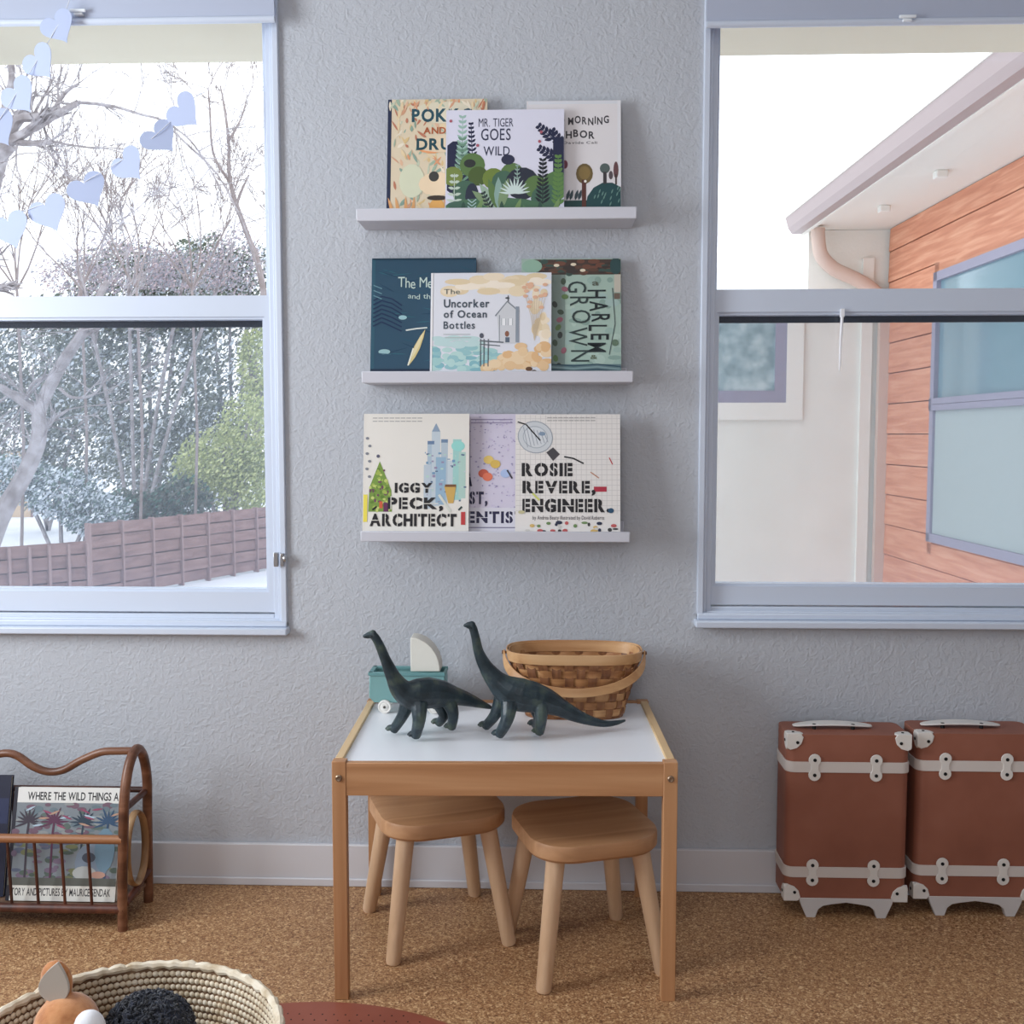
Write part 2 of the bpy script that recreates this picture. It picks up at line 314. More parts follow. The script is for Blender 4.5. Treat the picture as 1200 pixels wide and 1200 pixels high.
# ------------------------------------------------------------------ cover art
_gl = {}
def glyph(ch, bold):
    k = (ch, bold)
    if k in _gl: return _gl[k]
    cu = bpy.data.curves.new('g', 'FONT'); cu.body = ch; cu.size = 1; cu.offset = bold; cu.resolution_u = 3
    o = bpy.data.objects.new('g', cu); C.objects.link(o)
    dg = bpy.context.evaluated_depsgraph_get(); dg.update()
    me = bpy.data.meshes.new_from_object(o.evaluated_get(dg))
    vs = [(v.co.x, v.co.y) for v in me.vertices]; fs = [tuple(p.vertices) for p in me.polygons]
    bpy.data.objects.remove(o); bpy.data.curves.remove(cu); bpy.data.meshes.remove(me)
    _gl[k] = (vs, fs); return _gl[k]
class Art:
    """flat print on a cover; shapes are given in the same units as rect"""
    def __init__(s, rect, w, h):
        s.r = rect; s.w = w; s.h = h; s.b = B(); s.mats = []; s.l = 1; s.cols = {}
    def mi(s, c):
        m = ink(c)
        if m not in s.mats: s.mats.append(m)
        return s.mats.index(m)+1
    def uv(s, p):
        x0, y0, x1, y1 = s.r
        return ((p[0]-x0)/(x1-x0)*s.w, (y1-p[1])/(y1-y0)*s.h)
    def clip(s, poly):
        x0, y0, x1, y1 = s.r; e = .3
        for (ax, lim, sg) in ((0,x0+e,1),(0,x1-e,-1),(1,y0+e,1),(1,y1-e,-1)):
            out = []
            for i in range(len(poly)):
                a, c = poly[i-1], poly[i]; da, dc = sg*(a[ax]-lim), sg*(c[ax]-lim)
                if (da >= 0) != (dc >= 0):
                    t = da/(da-dc); out.append((a[0]+(c[0]-a[0])*t, a[1]+(c[1]-a[1])*t))
                if dc >= 0: out.append(c)
            poly = out
            if len(poly) < 3: return []
        return poly
    def poly(s, pts, col, up=True):
        pts = s.clip(list(pts))
        if len(pts) < 3: return
        if up: s.l += 1
        y = -float(s.l); uv = [s.uv(p) for p in pts]; s.b.mi = s.mi(col)
        tri = tessellate_polygon([[Vector((u, v, 0)) for u, v in uv]])
        s.b.add([(u, y, v) for u, v in uv], [t for t in tri])
    def ell(s, x, y, rx, ry, col, a=0, n=14):
        ca, sa = math.cos(a), math.sin(a)
        s.poly([(x+rx*math.cos(t)*ca-ry*math.sin(t)*sa, y+rx*math.cos(t)*sa+ry*math.sin(t)*ca) for t in [2*PI*i/n for i in range(n)]], col)
    def leaf(s, x, y, L, wd, a, col):
        pr = [(0,0),(.25,.8),(.5,1),(.8,.6),(1,0),(.8,-.6),(.5,-1),(.25,-.8)]
        ca, sa = math.cos(a), math.sin(a)
        s.poly([(x+u*L*ca-v*wd*.5*sa, y+u*L*sa+v*wd*.5*ca) for u, v in pr], col)
    def line(s, pts, wd, col):
        for i in range(len(pts)-1):
            (ax, ay), (bx, by) = pts[i], pts[i+1]; L = math.hypot(bx-ax, by-ay) or 1; nx, ny = -(by-ay)/L*wd/2, (bx-ax)/L*wd/2
            s.poly([(ax+nx, ay+ny), (bx+nx, by+ny), (bx-nx, by-ny), (ax-nx, ay-ny)], col, up=(i == 0))
    def rect(s, x0, y0, x1, y1, col): s.poly([(x0,y0),(x1,y0),(x1,y1),(x0,y1)], col)
    def frond(s, x, y, L, a, n, ll, wd, col, stem=None, sp=.9):
        s.line([(x, y), (x+L*math.cos(a), y+L*math.sin(a))], 1.0, stem or col)
        for i in range(n):
            t = (i+.6)/n; q = ll*(1-.55*t)
            for sg in (-1, 1): s.leaf(x+L*t*math.cos(a), y+L*t*math.sin(a), q, wd, a+sg*sp, col)
    def text(s, st, x0, y0, x1, y1, col, bold=0.0, gap=.10, rot=False, stencil=None, wobble=0):
        """st fills the box x0..x1, y0..y1 (cap height); rot = reading downwards"""
        adv = 0; items = []
        for ch in st:
            if ch == ' ': adv += .30; continue
            vs, fs = glyph(ch, bold); mn = min(v[0] for v in vs); mx = max(v[0] for v in vs)
            items.append((vs, fs, adv-mn, (mn+mx)/2+adv-mn, mx-mn, ch)); adv += mx-mn+gap
        tot = adv-gap; cap = .70 + 2*bold; low = -bold
        s.l += 1; y = -float(s.l); s.b.mi = s.mi(col)
        def put(u, v, dy=0):
            fu, fv = u/tot, (v-low)/cap
            if rot: p = (x0+(x1-x0)*fv+dy, y0+(y1-y0)*fu)
            else: p = (x0+(x1-x0)*fu, y1-(y1-y0)*fv+dy)
            q = s.uv((min(max(p[0], s.r[0]+.2), s.r[2]-.2), min(max(p[1], s.r[1]+.2), s.r[3]-.2)))
            return (q[0], y, q[1])
        for k, (vs, fs, off, cx, gw, ch) in enumerate(items):
            dy = wobble*((k*37 % 5)-2)/2
            s.b.add([put(vx+off, vy, dy) for vx, vy in vs], fs)
        if stencil:
            sp = .042
            for (vs, fs, off, cx, gw, ch) in items:
                if ch in 'OCGSQ': cuts = [(cx-sp/2, cx+sp/2, low-.02, cap+.02)]
                elif ch in 'REPBD': cuts = [(cx-gw*.16-sp/2, cx-gw*.16+sp/2, low-.02, cap+.02)]
                elif ch in 'AVNKY': cuts = [(cx-gw*.6, cx+gw*.6, .30, .30+sp)]
                elif ch in 'T': cuts = [(cx-gw*.22-sp/2, cx-gw*.22+sp/2, .5, cap+.02)]
                else: cuts = []
                for (u0, u1, v0, v1) in cuts:
                    P4 = [put(u0,v0), put(u1,v0), put(u1,v1), put(u0,v1)]
                    s.b.mi = s.mi(stencil); s.b.add([(p[0], p[1]-1, p[2]) for p in P4], [(0,1,2,3)])
            s.l += 1

def picture_book(label, cat_rect, yb, yt, base, art_fn, thick=.010, cover_name='cover', spine=None, zslab=None, group=None, page=(232,228,214)):
    x0, y0, x1, y1 = cat_rect
    pb0, pb1, pt = W(x0,y1,yb), W(x1,y1,yb), W((x0+x1)/2,y0,yt)
    bm_ = (pb0+pb1)/2; w = (pb1-pb0).length; up = Vector((0, yt-yb, pt.z-bm_.z)); h = up.length
    root = bpy.data.objects.new('picture_book', None); C.objects.link(root); root.empty_display_size = .05
    root.location = pb0; root.rotation_euler = (-math.atan2(yt-yb, pt.z-bm_.z), 0, 0)
    tl = math.atan2(yt-yb, pt.z-bm_.z)
    if zslab is not None: root.location.z = zslab+.0004+thick*math.sin(tl)
    tag(root, label, 'book', group)
    a = Art(cat_rect, w, h); art_fn(a)
    cov = mat('cover_%d_%d_%d' % tuple(base), base, .45); sp = mat('spine_%d_%d_%d' % tuple(spine or base), spine or base, .5)
    b = a.b; b.mi = 0; st = min(.00004, .0010/(a.l+2)); b.v = [(x_, y_*st, z_) for x_, y_, z_ in b.v]
    b.box((0,0,0),(w,.002,h)); b.box((0,thick-.002,0),(w,thick,h))
    mats = [cov]+a.mats+[sp]; b.mi = len(mats)-1
    b.box((-.0008,-.0002,0),(.0022 if not spine else .0075,thick+.0002,h))
    b.build(cover_name, mats, root, local=True, smooth=0, fixn=False)
    B().box((.002,.002,.002),(w-.0025,thick-.002,h-.0025)).build('pages', mat('paper_edge',page,.8), root, local=True, smooth=0)
    return root

R = random.Random(11)
NAVY=(28,38,64); TEALD=(30,66,76)
def art_drum(a):
    cols = [(222,156,116),(214,162,130),(198,204,180),(142,168,152),(230,208,168),(238,226,204),(190,124,98),(164,184,162),(226,186,154),(220,192,140)]
    for i in range(230):
        x = R.uniform(460, 570); y = R.uniform(112, 250)
        a.leaf(x, y, R.uniform(5,16), R.uniform(1.6,4.2), R.uniform(-2.6,-.5), cols[R.randrange(len(cols))])
    a.ell(482,208,15,20,(216,218,190)); a.ell(505,168,18,8,(232,160,110)); a.ell(520,128,40,13,(222,214,190)); a.ell(520,165,36,10,(226,206,176))
    for x in (462,468,476,483):
        a.leaf(x, 250, 24, 4, -1.9+.2*(x-462)/10, (222,164,110))
    a.text('POKKO', 481,123,555,139, (36,78,92), .035); a.text('AND THE', 495,145,548,153, (176,88,48), .02); a.text('DRUM', 487,158,543,172, (30,72,84), .035)
    a.ell(512,212,22,14,(238,214,180)); a.ell(512,238,9,9,(226,170,96)); a.ell(512,228,12,3,(60,50,44)); a.ell(508,203,6,6,(60,62,60))
    for x in range(455, 570, 7): a.leaf(x, 114, 12, 3, R.uniform(.6,2.4), cols[R.randrange(len(cols))])
picture_book('orange and sage leafy picture book with navy spine, leftmost on the top ledge', (453,112,570,252), -.062, -.020, (222,206,178), art_drum, zslab=1.5125, spine=(22,36,70))
def art_neighbour(a):
    a.rect(617,115,728,119,(218,220,226)); a.rect(724,115,728,252,(226,226,230))
    a.text('GOOD MORNING', 630,134,714,143,(62,60,66),.028,gap=.16,wobble=1.2); a.text('NEIGHBOR', 634,150,697,159,(62,60,66),.03,gap=.14,wobble=1.2)
    a.text('Davide Cali', 660,163,700,166,(110,108,112),.02)
    a.rect(617,232,728,252,(36,74,74)); a.rect(617,243,728,252,(96,92,52)); a.ell(712,240,26,29,(32,72,76)); a.rect(680,244,728,252,(58,60,50))
    a.ell(685,201,10,12,(110,92,56)); a.ell(685,200,7,8,(134,112,66)); a.rect(682,208,687,246,(92,52,46)); a.ell(709,195,6,6,(84,98,96)); a.rect(707,199,711,213,(60,56,60))
    a.ell(722,197,3,10,(104,70,72)); a.rect(721,202,723,214,(64,52,52)); a.ell(716,203,2.5,5,(90,80,84)); a.ell(662,190,3.5,5,(120,60,76))
    for x in (664,668,674,678): a.leaf(x,232,13,4,-1.3,(58,74,82))
    for k in range(14): a.leaf(R.uniform(696,726), R.uniform(220,240), 6, 1.6, -1.2, (104,140,132))
    a.ell(686,210,1.6,1.6,(240,236,226))
picture_book('white picture book with dark green hill on its cover, rightmost on the top ledge', (617,115,728,252), -.062, -.020, (224,220,222), art_neighbour, zslab=1.5125)
def art_jungle(a):
    bl = (34,40,70); g1 = (92,122,72); g2 = (126,150,112); g3 = (150,186,176); gr = (70,104,86)
    a.ell(534,195,20,32,bl); a.frond(553,184,42,-1.62,8,8,3,bl)
    a.frond(541,202,68,-PI/2,11,12,3.2,(158,190,180)); a.frond(541,215,55,-PI/2,8,14,3.2,(112,150,128))
    a.text('MR. TIGER', 560,137,601,147,(54,58,84),.0,gap=.12); a.text('GOES', 563,149,598,163,(54,58,84),.006,gap=.12); a.text('WILD', 566,170,597,181,(54,58,84),.008,gap=.12)
    for (x,y,an) in ((642,150,2.4),(652,160,2.1),(646,172,2.6),(655,184,2.2)): a.frond(x+8,y+14,26,-an,5,11,4.5,bl)
    a.rect(648,160,661,215,bl)
    for (x,y,r,c) in ((553,192,15,g1),(560,205,12,(76,96,50)),(530,205,12,(120,138,70)),(600,203,14,g1),(578,208,13,(112,132,60)),(590,212,14,gr),(612,214,20,(40,46,62)),(628,218,14,g1),(652,215,16,(84,120,74)),(545,224,15,gr),(640,232,18,gr)): a.ell(x,y,r,r*.95,c)
    a.ell(550,190,7,5,(46,50,50)); a.ell(595,186,8,6,(44,48,74)); a.ell(553,229,8,16,(40,48,66))
    a.frond(636,240,54,-PI/2,11,12,3.2,(26,34,44),(20,26,36)); a.frond(654,242,60,-PI/2,11,11,4,(96,134,74)); a.frond(532,246,44,-PI/2,6,11,3.6,(196,210,196),(196,210,196),1.35)
    a.ell(580,242,60,12,(74,112,84)); a.ell(536,244,16,10,(70,104,88))
    for an in (-2.5,-2.2,-1.9,-1.6,-1.3): a.leaf(585,246,40,11,an,[g2,(156,180,160),g1,(140,170,160),g2][int((an+2.5)/.3+.1)])
    for k in range(11): a.leaf(603,226,19,2.6,-PI+.1+k*.29,(206,222,218))
    a.frond(606,212,20,-PI/2,4,6,1.6,(150,176,166)); a.frond(576,246,24,-2,5,8,3,(46,60,60))
    for k in range(9): a.leaf(528+k*15, 252, 14+4*(k % 3), 6, -PI/2+.35*((k % 3)-1), [(88,128,92),(52,84,70),(120,150,96)][k % 3])
    for (x,y) in ((527,140),(559,169),(634,154),(632,165)): a.ell(x,y,1.8,1.8,(176,96,110))
    for k in range(4): a.line([(548,232+k*4),(553,236+k*4),(558,232+k*4)],1.2,(170,196,196))
picture_book('white picture book with dense green jungle leaves, front middle of the top ledge', (522,127,661,252), -.080, -.040, (222,222,238), art_jungle, zslab=1.5125)
def art_sea(a):
    for i in range(40): a.leaf(R.uniform(434,540), R.uniform(310,430), R.uniform(14,30), 1.4, R.uniform(-.3,.5), [(30,78,100),(22,60,86),(40,92,108)][i % 3])
    for k in range(7): a.line([(436,352+5*k),(446,347+5*k),(458,350+5.4*k),(470,358+5*k)], 1.6, (18,44,78))
    for k in range(3): a.line([(436,334+6*k),(446,338+6*k)], 1.2, (96,136,150))
    a.text('The Mermaid', 465,325,536,337,(196,214,206),.0,gap=.06,wobble=1); a.text('and the Shoe', 477,344,532,350,(190,210,204),.0,gap=.06,wobble=.6)
    a.ell(471,372,5,2.6,(150,190,196)); a.ell(450,412,7,3,(150,186,190)); a.line([(445,414),(458,415)],.8,(60,100,120))
    a.leaf(479,428,46,7,-1.15,(216,198,140)); a.leaf(482,420,34,4,-1.15,(226,214,170)); a.line([(475,387),(488,385),(500,384)],1.6,(214,220,214)); a.line([(478,428),(484,408)],1.5,(236,236,220))
    a.rect(434,432,557,443,(16,40,64)); a.rect(434,302,557,304,(20,50,68))
picture_book('dark teal picture book with pale hand lettering, leftmost on the middle ledge', (434,302,557,443), -.062, -.020, (24,68,92), art_sea, zslab=1.169, spine=(30,80,100))
def art_bottles(a):
    cr = [(232,214,182),(238,222,196),(244,232,214),(226,206,170)]
    for i in range(26): a.ell(R.uniform(512,640), R.uniform(324,342), R.uniform(8,16), R.uniform(3,7), cr[i % 4])
    for i in range(18): a.ell(R.uniform(626,640), R.uniform(330,420), R.uniform(3,7), R.uniform(4,9), cr[i % 4])
    for i in range(60): a.ell(R.uniform(506,585), R.uniform(408,434), R.uniform(4,10), R.uniform(2,5), [(150,194,198),(134,184,192),(164,204,202),(182,214,210)][i % 4])
    for i in range(14): a.ell(R.uniform(506,560), R.uniform(396,408), R.uniform(6,12), 3, (190,216,216))
    for i in range(60):
        x = R.uniform(570,642); t = (x-570)/72; a.ell(x, 432-R.uniform(0,26)*min(1,t*2.2), R.uniform(4,8), R.uniform(3,6), [(228,192,148),(224,182,134),(232,200,158),(236,208,170)][i % 4])
    ik = (70,82,94)
    a.text('The', 519,339,538,345,(90,100,96),.0); a.text('Uncorker', 519,351,573,361,ik,.022); a.text('of Ocean', 519,364,570,373,ik,.022); a.text('Bottles', 519,377,556,386,ik,.016)
    a.rect(519,392,551,392.8,(170,176,176)); a.rect(521,396,552,396.8,(170,176,176))
    h = (134,140,148)
    a.poly([(582,370),(594,355),(607,366),(607,403),(585,403)], (206,208,212)); a.line([(580,371),(594,354),(608,366)],1.4,h)
    a.rect(604,360,608,402,(140,150,162)); a.line([(585,370),(585,402)],1,h); a.line([(595,354),(595,347)],1,(60,64,70)); a.ell(594,350,2.6,1,(70,74,80))
    for (x,y) in ((590,378),(598,378)): a.rect(x-2,y-4,x+2,y+4,(238,240,242)); a.line([(x-2.4,y-4),(x-2.4,y+4)],.6,h); a.line([(x+2.4,y-4),(x+2.4,y+4)],.6,h)
    a.ell(594,392,2.6,3.4,(140,92,72)); a.rect(592,396,597,402,(90,104,120))
    for x in (563,567,572): a.line([(x,398),(x,430)],1.2,(86,94,102))
    a.line([(562,400),(590,402)],1.6,(104,112,118)); a.line([(562,404),(586,406)],1.2,(104,112,118)); a.ell(564,394,2.5,3,(80,84,96))
    for k in range(8): a.line([(626,400),(622+k*1.6,372),(616+k*3.2,350)],.5,(206,188,160))
    for k in range(16): a.ell(R.uniform(612,640), R.uniform(332,362), 3, 2, (226,180,150))
    a.ell(620,433,4,2.6,(104,72,48)); a.ell(626,436,3,2,(80,60,44)); a.rect(503,320,506,441,(240,240,240))
picture_book('cream picture book with sketched house and orange dune, front of the middle ledge', (504,320,646,443), -.080, -.040, (222,224,232), art_bottles, zslab=1.169)
def art_wall(a):
    gs = [(150,176,166),(172,194,182),(134,160,150),(160,184,178)]
    for i in range(60): a.ell(R.uniform(612,728), R.uniform(322,436), R.uniform(3,9), R.uniform(2,6), gs[i % 4])
    a.rect(625,304,728,322,(74,58,52))
    for i in range(60): a.ell(R.uniform(628,726), R.uniform(306,321), R.uniform(3,8), R.uniform(1,3), [(92,66,54),(60,52,50),(58,80,74),(110,72,58)][i % 4])
    a.ell(623,312,12,8,(146,180,160)); a.ell(722,312,7,10,(46,74,76))
    for (x,y) in ((652,311),(672,310),(683,317)): a.ell(x,y,3.4,1.8,(226,214,190))
    a.rect(646,322,662,436,(128,146,140))
    for k in range(12): a.ell(R.uniform(648,662), 330+k*9, 4, 3, [(70,86,72),(150,96,110),(96,124,78),(60,66,64)][k % 4], R.uniform(0,3))
    a.text('GROWN', 668,330,690,424,(48,62,62),.0,gap=.22,rot=True,wobble=2.4); a.text('HARLEM', 691,340,713,413,(26,36,40),.010,gap=.2,rot=True,wobble=2.4)
    a.line([(718,338),(721,380),(714,416)],1,(70,84,86)); a.text('a', 694,328,702,335,(90,96,84),.02); a.text('&',692,416,700,421,(90,96,70),.0)
    a.rect(720,322,728,343,(190,184,170)); a.rect(720,344,727,351,(110,96,84)); a.ell(721,402,4,4,(96,118,98))
    a.rect(612,427,728,443,(96,120,124))
    for k in range(5): a.line([(646,427+3*k),(672,429+3*k),(700,427+3*k),(728,430+3*k)],1.4,[(38,70,86),(130,156,158)][k % 2])
# the hand-painted letters run down the cover
picture_book('grey-green picture book with lettering running down sideways, rightmost on the middle ledge', (611,303,728,443), -.062, -.020, (160,184,172), art_wall, zslab=1.169)
K = (30,28,32)
def art_arch(a):
    w = (232,228,218)
    for k in range(2): 
        for j in range(9): a.rect(435+j*6.6, 489.5+k*3.8, 440.6+j*6.6, 490.6+k*3.8, (168,166,164))
    # plain fantasy-free towers in pale blue and teal wash
    for (x,wd,y0,c) in ((504,8,520,(172,190,204)),(510,10,506,(192,204,212)),(520,8,518,(180,194,204)),(516,12,536,(150,180,202)),(500,8,545,(188,200,210)),(528,8,540,(196,208,214)),(535,10,515,(160,206,200)),(541,8,530,(176,206,196))):
        a.rect(x-wd/2,y0,x+wd/2,598-(x-495)*.3,c)
    a.poly([(505,506),(515,506),(510,496)],(140,160,182)); a.rect(500,517,508,521,(104,128,160)); a.rect(516,515,524,519,(112,136,164))
    for i in range(60): a.rect(*(lambda x,y:(x,y,x+R.uniform(1,4),y+R.uniform(1,3)))(R.uniform(497,544),R.uniform(530,590)),[(112,150,184),(198,206,214),(150,140,170),(90,110,140),(180,210,200)][i % 5])
    a.ell(536,523,8,6,(150,214,206))
    # green wedge-shaped garden tower
    a.poly([(444,541),(458,575),(459,600),(431,600),(432,572)], (120,150,66))
    for i in range(70):
        x = R.uniform(433,457); y = R.uniform(546,600)
        if abs(x-444) < (y-538)*.4: a.ell(x,y,R.uniform(1,2.6),R.uniform(1,2.4),[(96,128,50),(160,180,84),(196,206,120),(110,70,90)][i % 4])
    a.rect(424,580,430,612,(236,220,90)); a.rect(449,590,455,600,(96,44,84)); a.rect(444,588,448,596,(206,96,60)); a.ell(442,535,2,2,(90,90,110))
    for k in range(6): a.ell(429+3*(k % 2),514+k*9,2,1.6,(130,134,142))
    # slanting pencil
    a.line([(514,580),(528,600)],3,(214,216,206)); a.poly([(520,570),(534,570),(531,590),(525,590)],(206,168,92)); a.rect(521,568,534,571,(120,80,50)); a.rect(540,600,545,615,(190,60,60)); a.line([(537,598),(541,594)],2,(30,60,60))
    a.text('IGGY', 462,566,506,578,K,.05,stencil=w); a.text('PECK,', 454,583,519,597,K,.05,stencil=w); a.text('ARCHITECT', 433,602,535,617,K,.05,stencil=w)
    a.line([(436,598),(441,594)],2,K)
picture_book('white paperback with a green tower and pale blue buildings, leftmost on the bottom ledge', (425,485,549,628), -.088, -.050, (228,224,216), art_arch, zslab=.8255, thick=.008)
def art_sci(a):
    for i in range(420): a.ell(R.uniform(507,626), R.uniform(488,600), R.uniform(.6,1.6), R.uniform(.5,1.3), [(176,166,196),(204,194,220),(156,150,184),(190,184,210)][i % 4], 0, 6)
    for k in range(2): a.rect(551,492+k*3.8,600,493.2+k*3.8,(150,140,170))
    a.rect(505,596,628,628,(214,212,222))
    n = (34,32,66)
    a.text('ADA',516,546,553,571,n,.045,stencil=(206,200,218)); a.text('TWIST,',519,577,571,592,n,.045,stencil=(206,200,218)); a.text('SCIENTIST',517,600,615,614,n,.045,stencil=(214,212,222))
    a.rect(545,618.5,606,619.8,(120,116,140))
    for (x,y,c) in ((572,540,(226,196,110)),(566,556,(206,96,72)),(571,560,(226,120,90)),(580,545,(214,180,90)),(592,556,(170,190,226))): a.ell(x,y,6,5,c)
    a.line([(594,552),(600,562)],2,(60,56,66))
picture_book('lavender speckled paperback standing between and behind the two white ones, bottom ledge', (505,486,628,628), -.070, -.028, (206,200,218), art_sci, zslab=.8255, thick=.008)
def art_eng(a):
    w = (226,222,218)
    for x in range(609,728,6): a.rect(x,486,x+.5,602,(206,202,200))
    for y in range(490,602,6): a.rect(604,y,728,y+.5,(206,202,200))
    for k in range(2):
        for j in range(9): a.rect(641+j*6.4, 488.5+k*3.4, 646.6+j*6.4, 489.6+k*3.4, (170,166,164))
    # round sketched contraption
    for (rx,ry,c) in ((21,19,(150,158,168)),(20,18,(206,210,214)),(15,13,(168,176,184)),(14,12,(212,216,220))): a.ell(627,512,rx,ry,c,.3,22)
    for k in range(7): a.line([(613+k*4,500+k),(618+k*4,524-k)],.7,(140,148,160))
    a.line([(606,494),(616,497),(624,506),(633,516)],1.6,K); a.ell(635,508,4,2.4,(130,150,172)); a.poly([(640,530),(648,524),(656,532),(648,540)],(70,68,72))
    a.line([(661,535),(672,537),(684,543)],1.8,K); a.rect(696,570,711,576,(176,50,70)); a.line([(714,536),(718,544)],1.2,(190,60,70)); a.line([(692,553),(702,560)],1.2,(196,140,110))
    a.text('ROSIE',611,542,671,558,K,.055,stencil=w); a.text('REVERE,',612,563,698,578,K,.055,stencil=w); a.text('ENGINEER.',612,584,715,600,K,.055,stencil=w)
    a.text('by Andrea Beaty illustrated by David Roberts',624,604,708,608.5,(90,86,90),.01)
    for i in range(26): a.ell(R.uniform(609,724), R.uniform(612,622), R.uniform(1.5,4), R.uniform(1,2.4), [(40,48,72),(190,90,90),(110,140,90),(214,180,110),(60,60,60),(210,206,200)][i % 6])
    a.line([(624,578),(632,586)],2.2,(206,210,110)); a.ell(716,598,3.5,3,(40,80,110)); a.ell(611,600,4,2,(196,190,150))
picture_book('white paperback with black stencil capitals on graph-paper grid, rightmost on the bottom ledge', (604,485,727,628), -.088, -.050, (230,226,222), art_eng, zslab=.8255, thick=.008)

# picture ledges
def ledge(label, x0, x1, zt, zb, back):
    root = thing('picture_ledge', ((x0+x1)/2, 0, zb), label, 'shelf', group=None)
    B().prism([(-.100,zb+.003),(-.097,zb),(-.002,zb),(-.002,zb+.010),(-.100,zb+.010)][::1], x0, x1, 'yz').build('shelf_board', LEDGE, root, bevel=.001)
    B().prism([(-.104,zb-.000),(-.094,zb-.000),(-.096,zt),(-.106,zt)], x0-.002, x1+.002, 'yz').build('front_lip', LEDGE, root, bevel=.002)
    B().box((x0+.004,-.0045,zb+.0105),(x1-.004,-.0005,zb+back)).build('back_rail', LEDGE, root, bevel=.002)
ledge('white wall ledge holding the three books nearest the ceiling', -.408, .1835, 1.528, 1.5025, .045)
ledge('white wall ledge in the middle holding the dark teal book', -.400, .179, 1.184, 1.159, .038)
ledge('lowest white wall ledge holding the three stencil-lettered paperbacks', -.406, .175, .8385, .8155, .038)

# ------------------------------------------------------------------ children's table
TR = math.radians(1.5)
tb = thing('childrens_table', (-.394, -.4965, 0), 'low pine children\'s table with a white top against the wall', 'table', TR)
TW, TD, TH = .632, .455, .45
def L(b, name, m, parent, **k): return b.build(name, m, parent, local=True, **k)
L(B().box((.018,.016,.438),(TW-.018,TD-.016,.4465)), 'tabletop', mat('white_laminate',(244,247,252),.3), tb)
L(B().box((.026,0,.388),(TW-.026,.015,.449)), 'front_apron', PINE_X, tb, bevel=.001)
L(B().box((.026,TD-.015,.388),(TW-.026,TD,.450)), 'rear_apron', PINE_X, tb, bevel=.001)
for s in (0, 1):
    x = .003 if s == 0 else TW-.018
    L(B().box((x,.022,.388),(x+.015,TD-.022,.453)), 'side_rail', PINE_Y, tb, bevel=.001)
    for q in (0, 1):
        X0 = 0 if s == 0 else TW-.026; Y0 = -.001 if q == 0 else TD-.021
        lg = L(B().box((X0,Y0,0),(X0+.026,Y0+.022,.452)), 'leg', PINE_Z, tb, bevel=.0012)
        if q == 0:
            M = Matrix.Translation((X0+.013, -.001, .4215)) @ Matrix.Rotation(PI/2, 4, 'X')
            L(B().lathe([(.0062,0),(.0062,.002),(.0045,.0035),(.002,.0028)], n=16, M=M), 'bolt', mat('bolt_metal',(150,130,110),.35,.8), lg)

# ------------------------------------------------------------------ stools
def rrect(w, d, r, n=8):
    o = []
    for (cx, cy, a0) in ((w/2-r,d/2-r,0),(-w/2+r,d/2-r,PI/2),(-w/2+r,-d/2+r,PI),(w/2-r,-d/2+r,1.5*PI)):
        for i in range(n+1): a = a0+PI/2*i/n; o.append((cx+r*math.cos(a), cy+r*math.sin(a)))
    return o
def stool(loc, rz, label):
    root = thing('childrens_stool', loc, label, 'stool', rz, None)
    b = B(); poly = rrect(.262,.262,.078,10); n = len(poly)
    prof = [(.965,.243),(1.0,.249),(1.0,.270),(.985,.276),(.90,.2785),(.6,.2765),(.0001,.2755)]
    vs = []; fs = []
    for (k, z) in prof: vs += [(p[0]*k, p[1]*k, z) for p in poly]
    for i in range(len(prof)-1): fs += [(i*n+j, i*n+(j+1) % n, (i+1)*n+(j+1) % n, (i+1)*n+j) for j in range(n)]
    fs.append(tuple(range(n))[::-1]); b.add(vs, fs)
    L(b, 'seat', SEATW, root, smooth=35)
    for sx in (-1, 1):
        for sy in (-1, 1):
            t, f = Vector((sx*.086, sy*.086, .246)), Vector((sx*.122, sy*.122, .0))
            L(B().tube([f, f+(t-f)*.02, t],[.0125,.0150,.0185],18), 'leg', LEGW, root)
stool((-.235,-.205,0), math.radians(21), 'small beech stool under the left half of the white table')
s2 = stool((.072,-.303,0), math.radians(18), 'small beech stool under the right half of the white table')

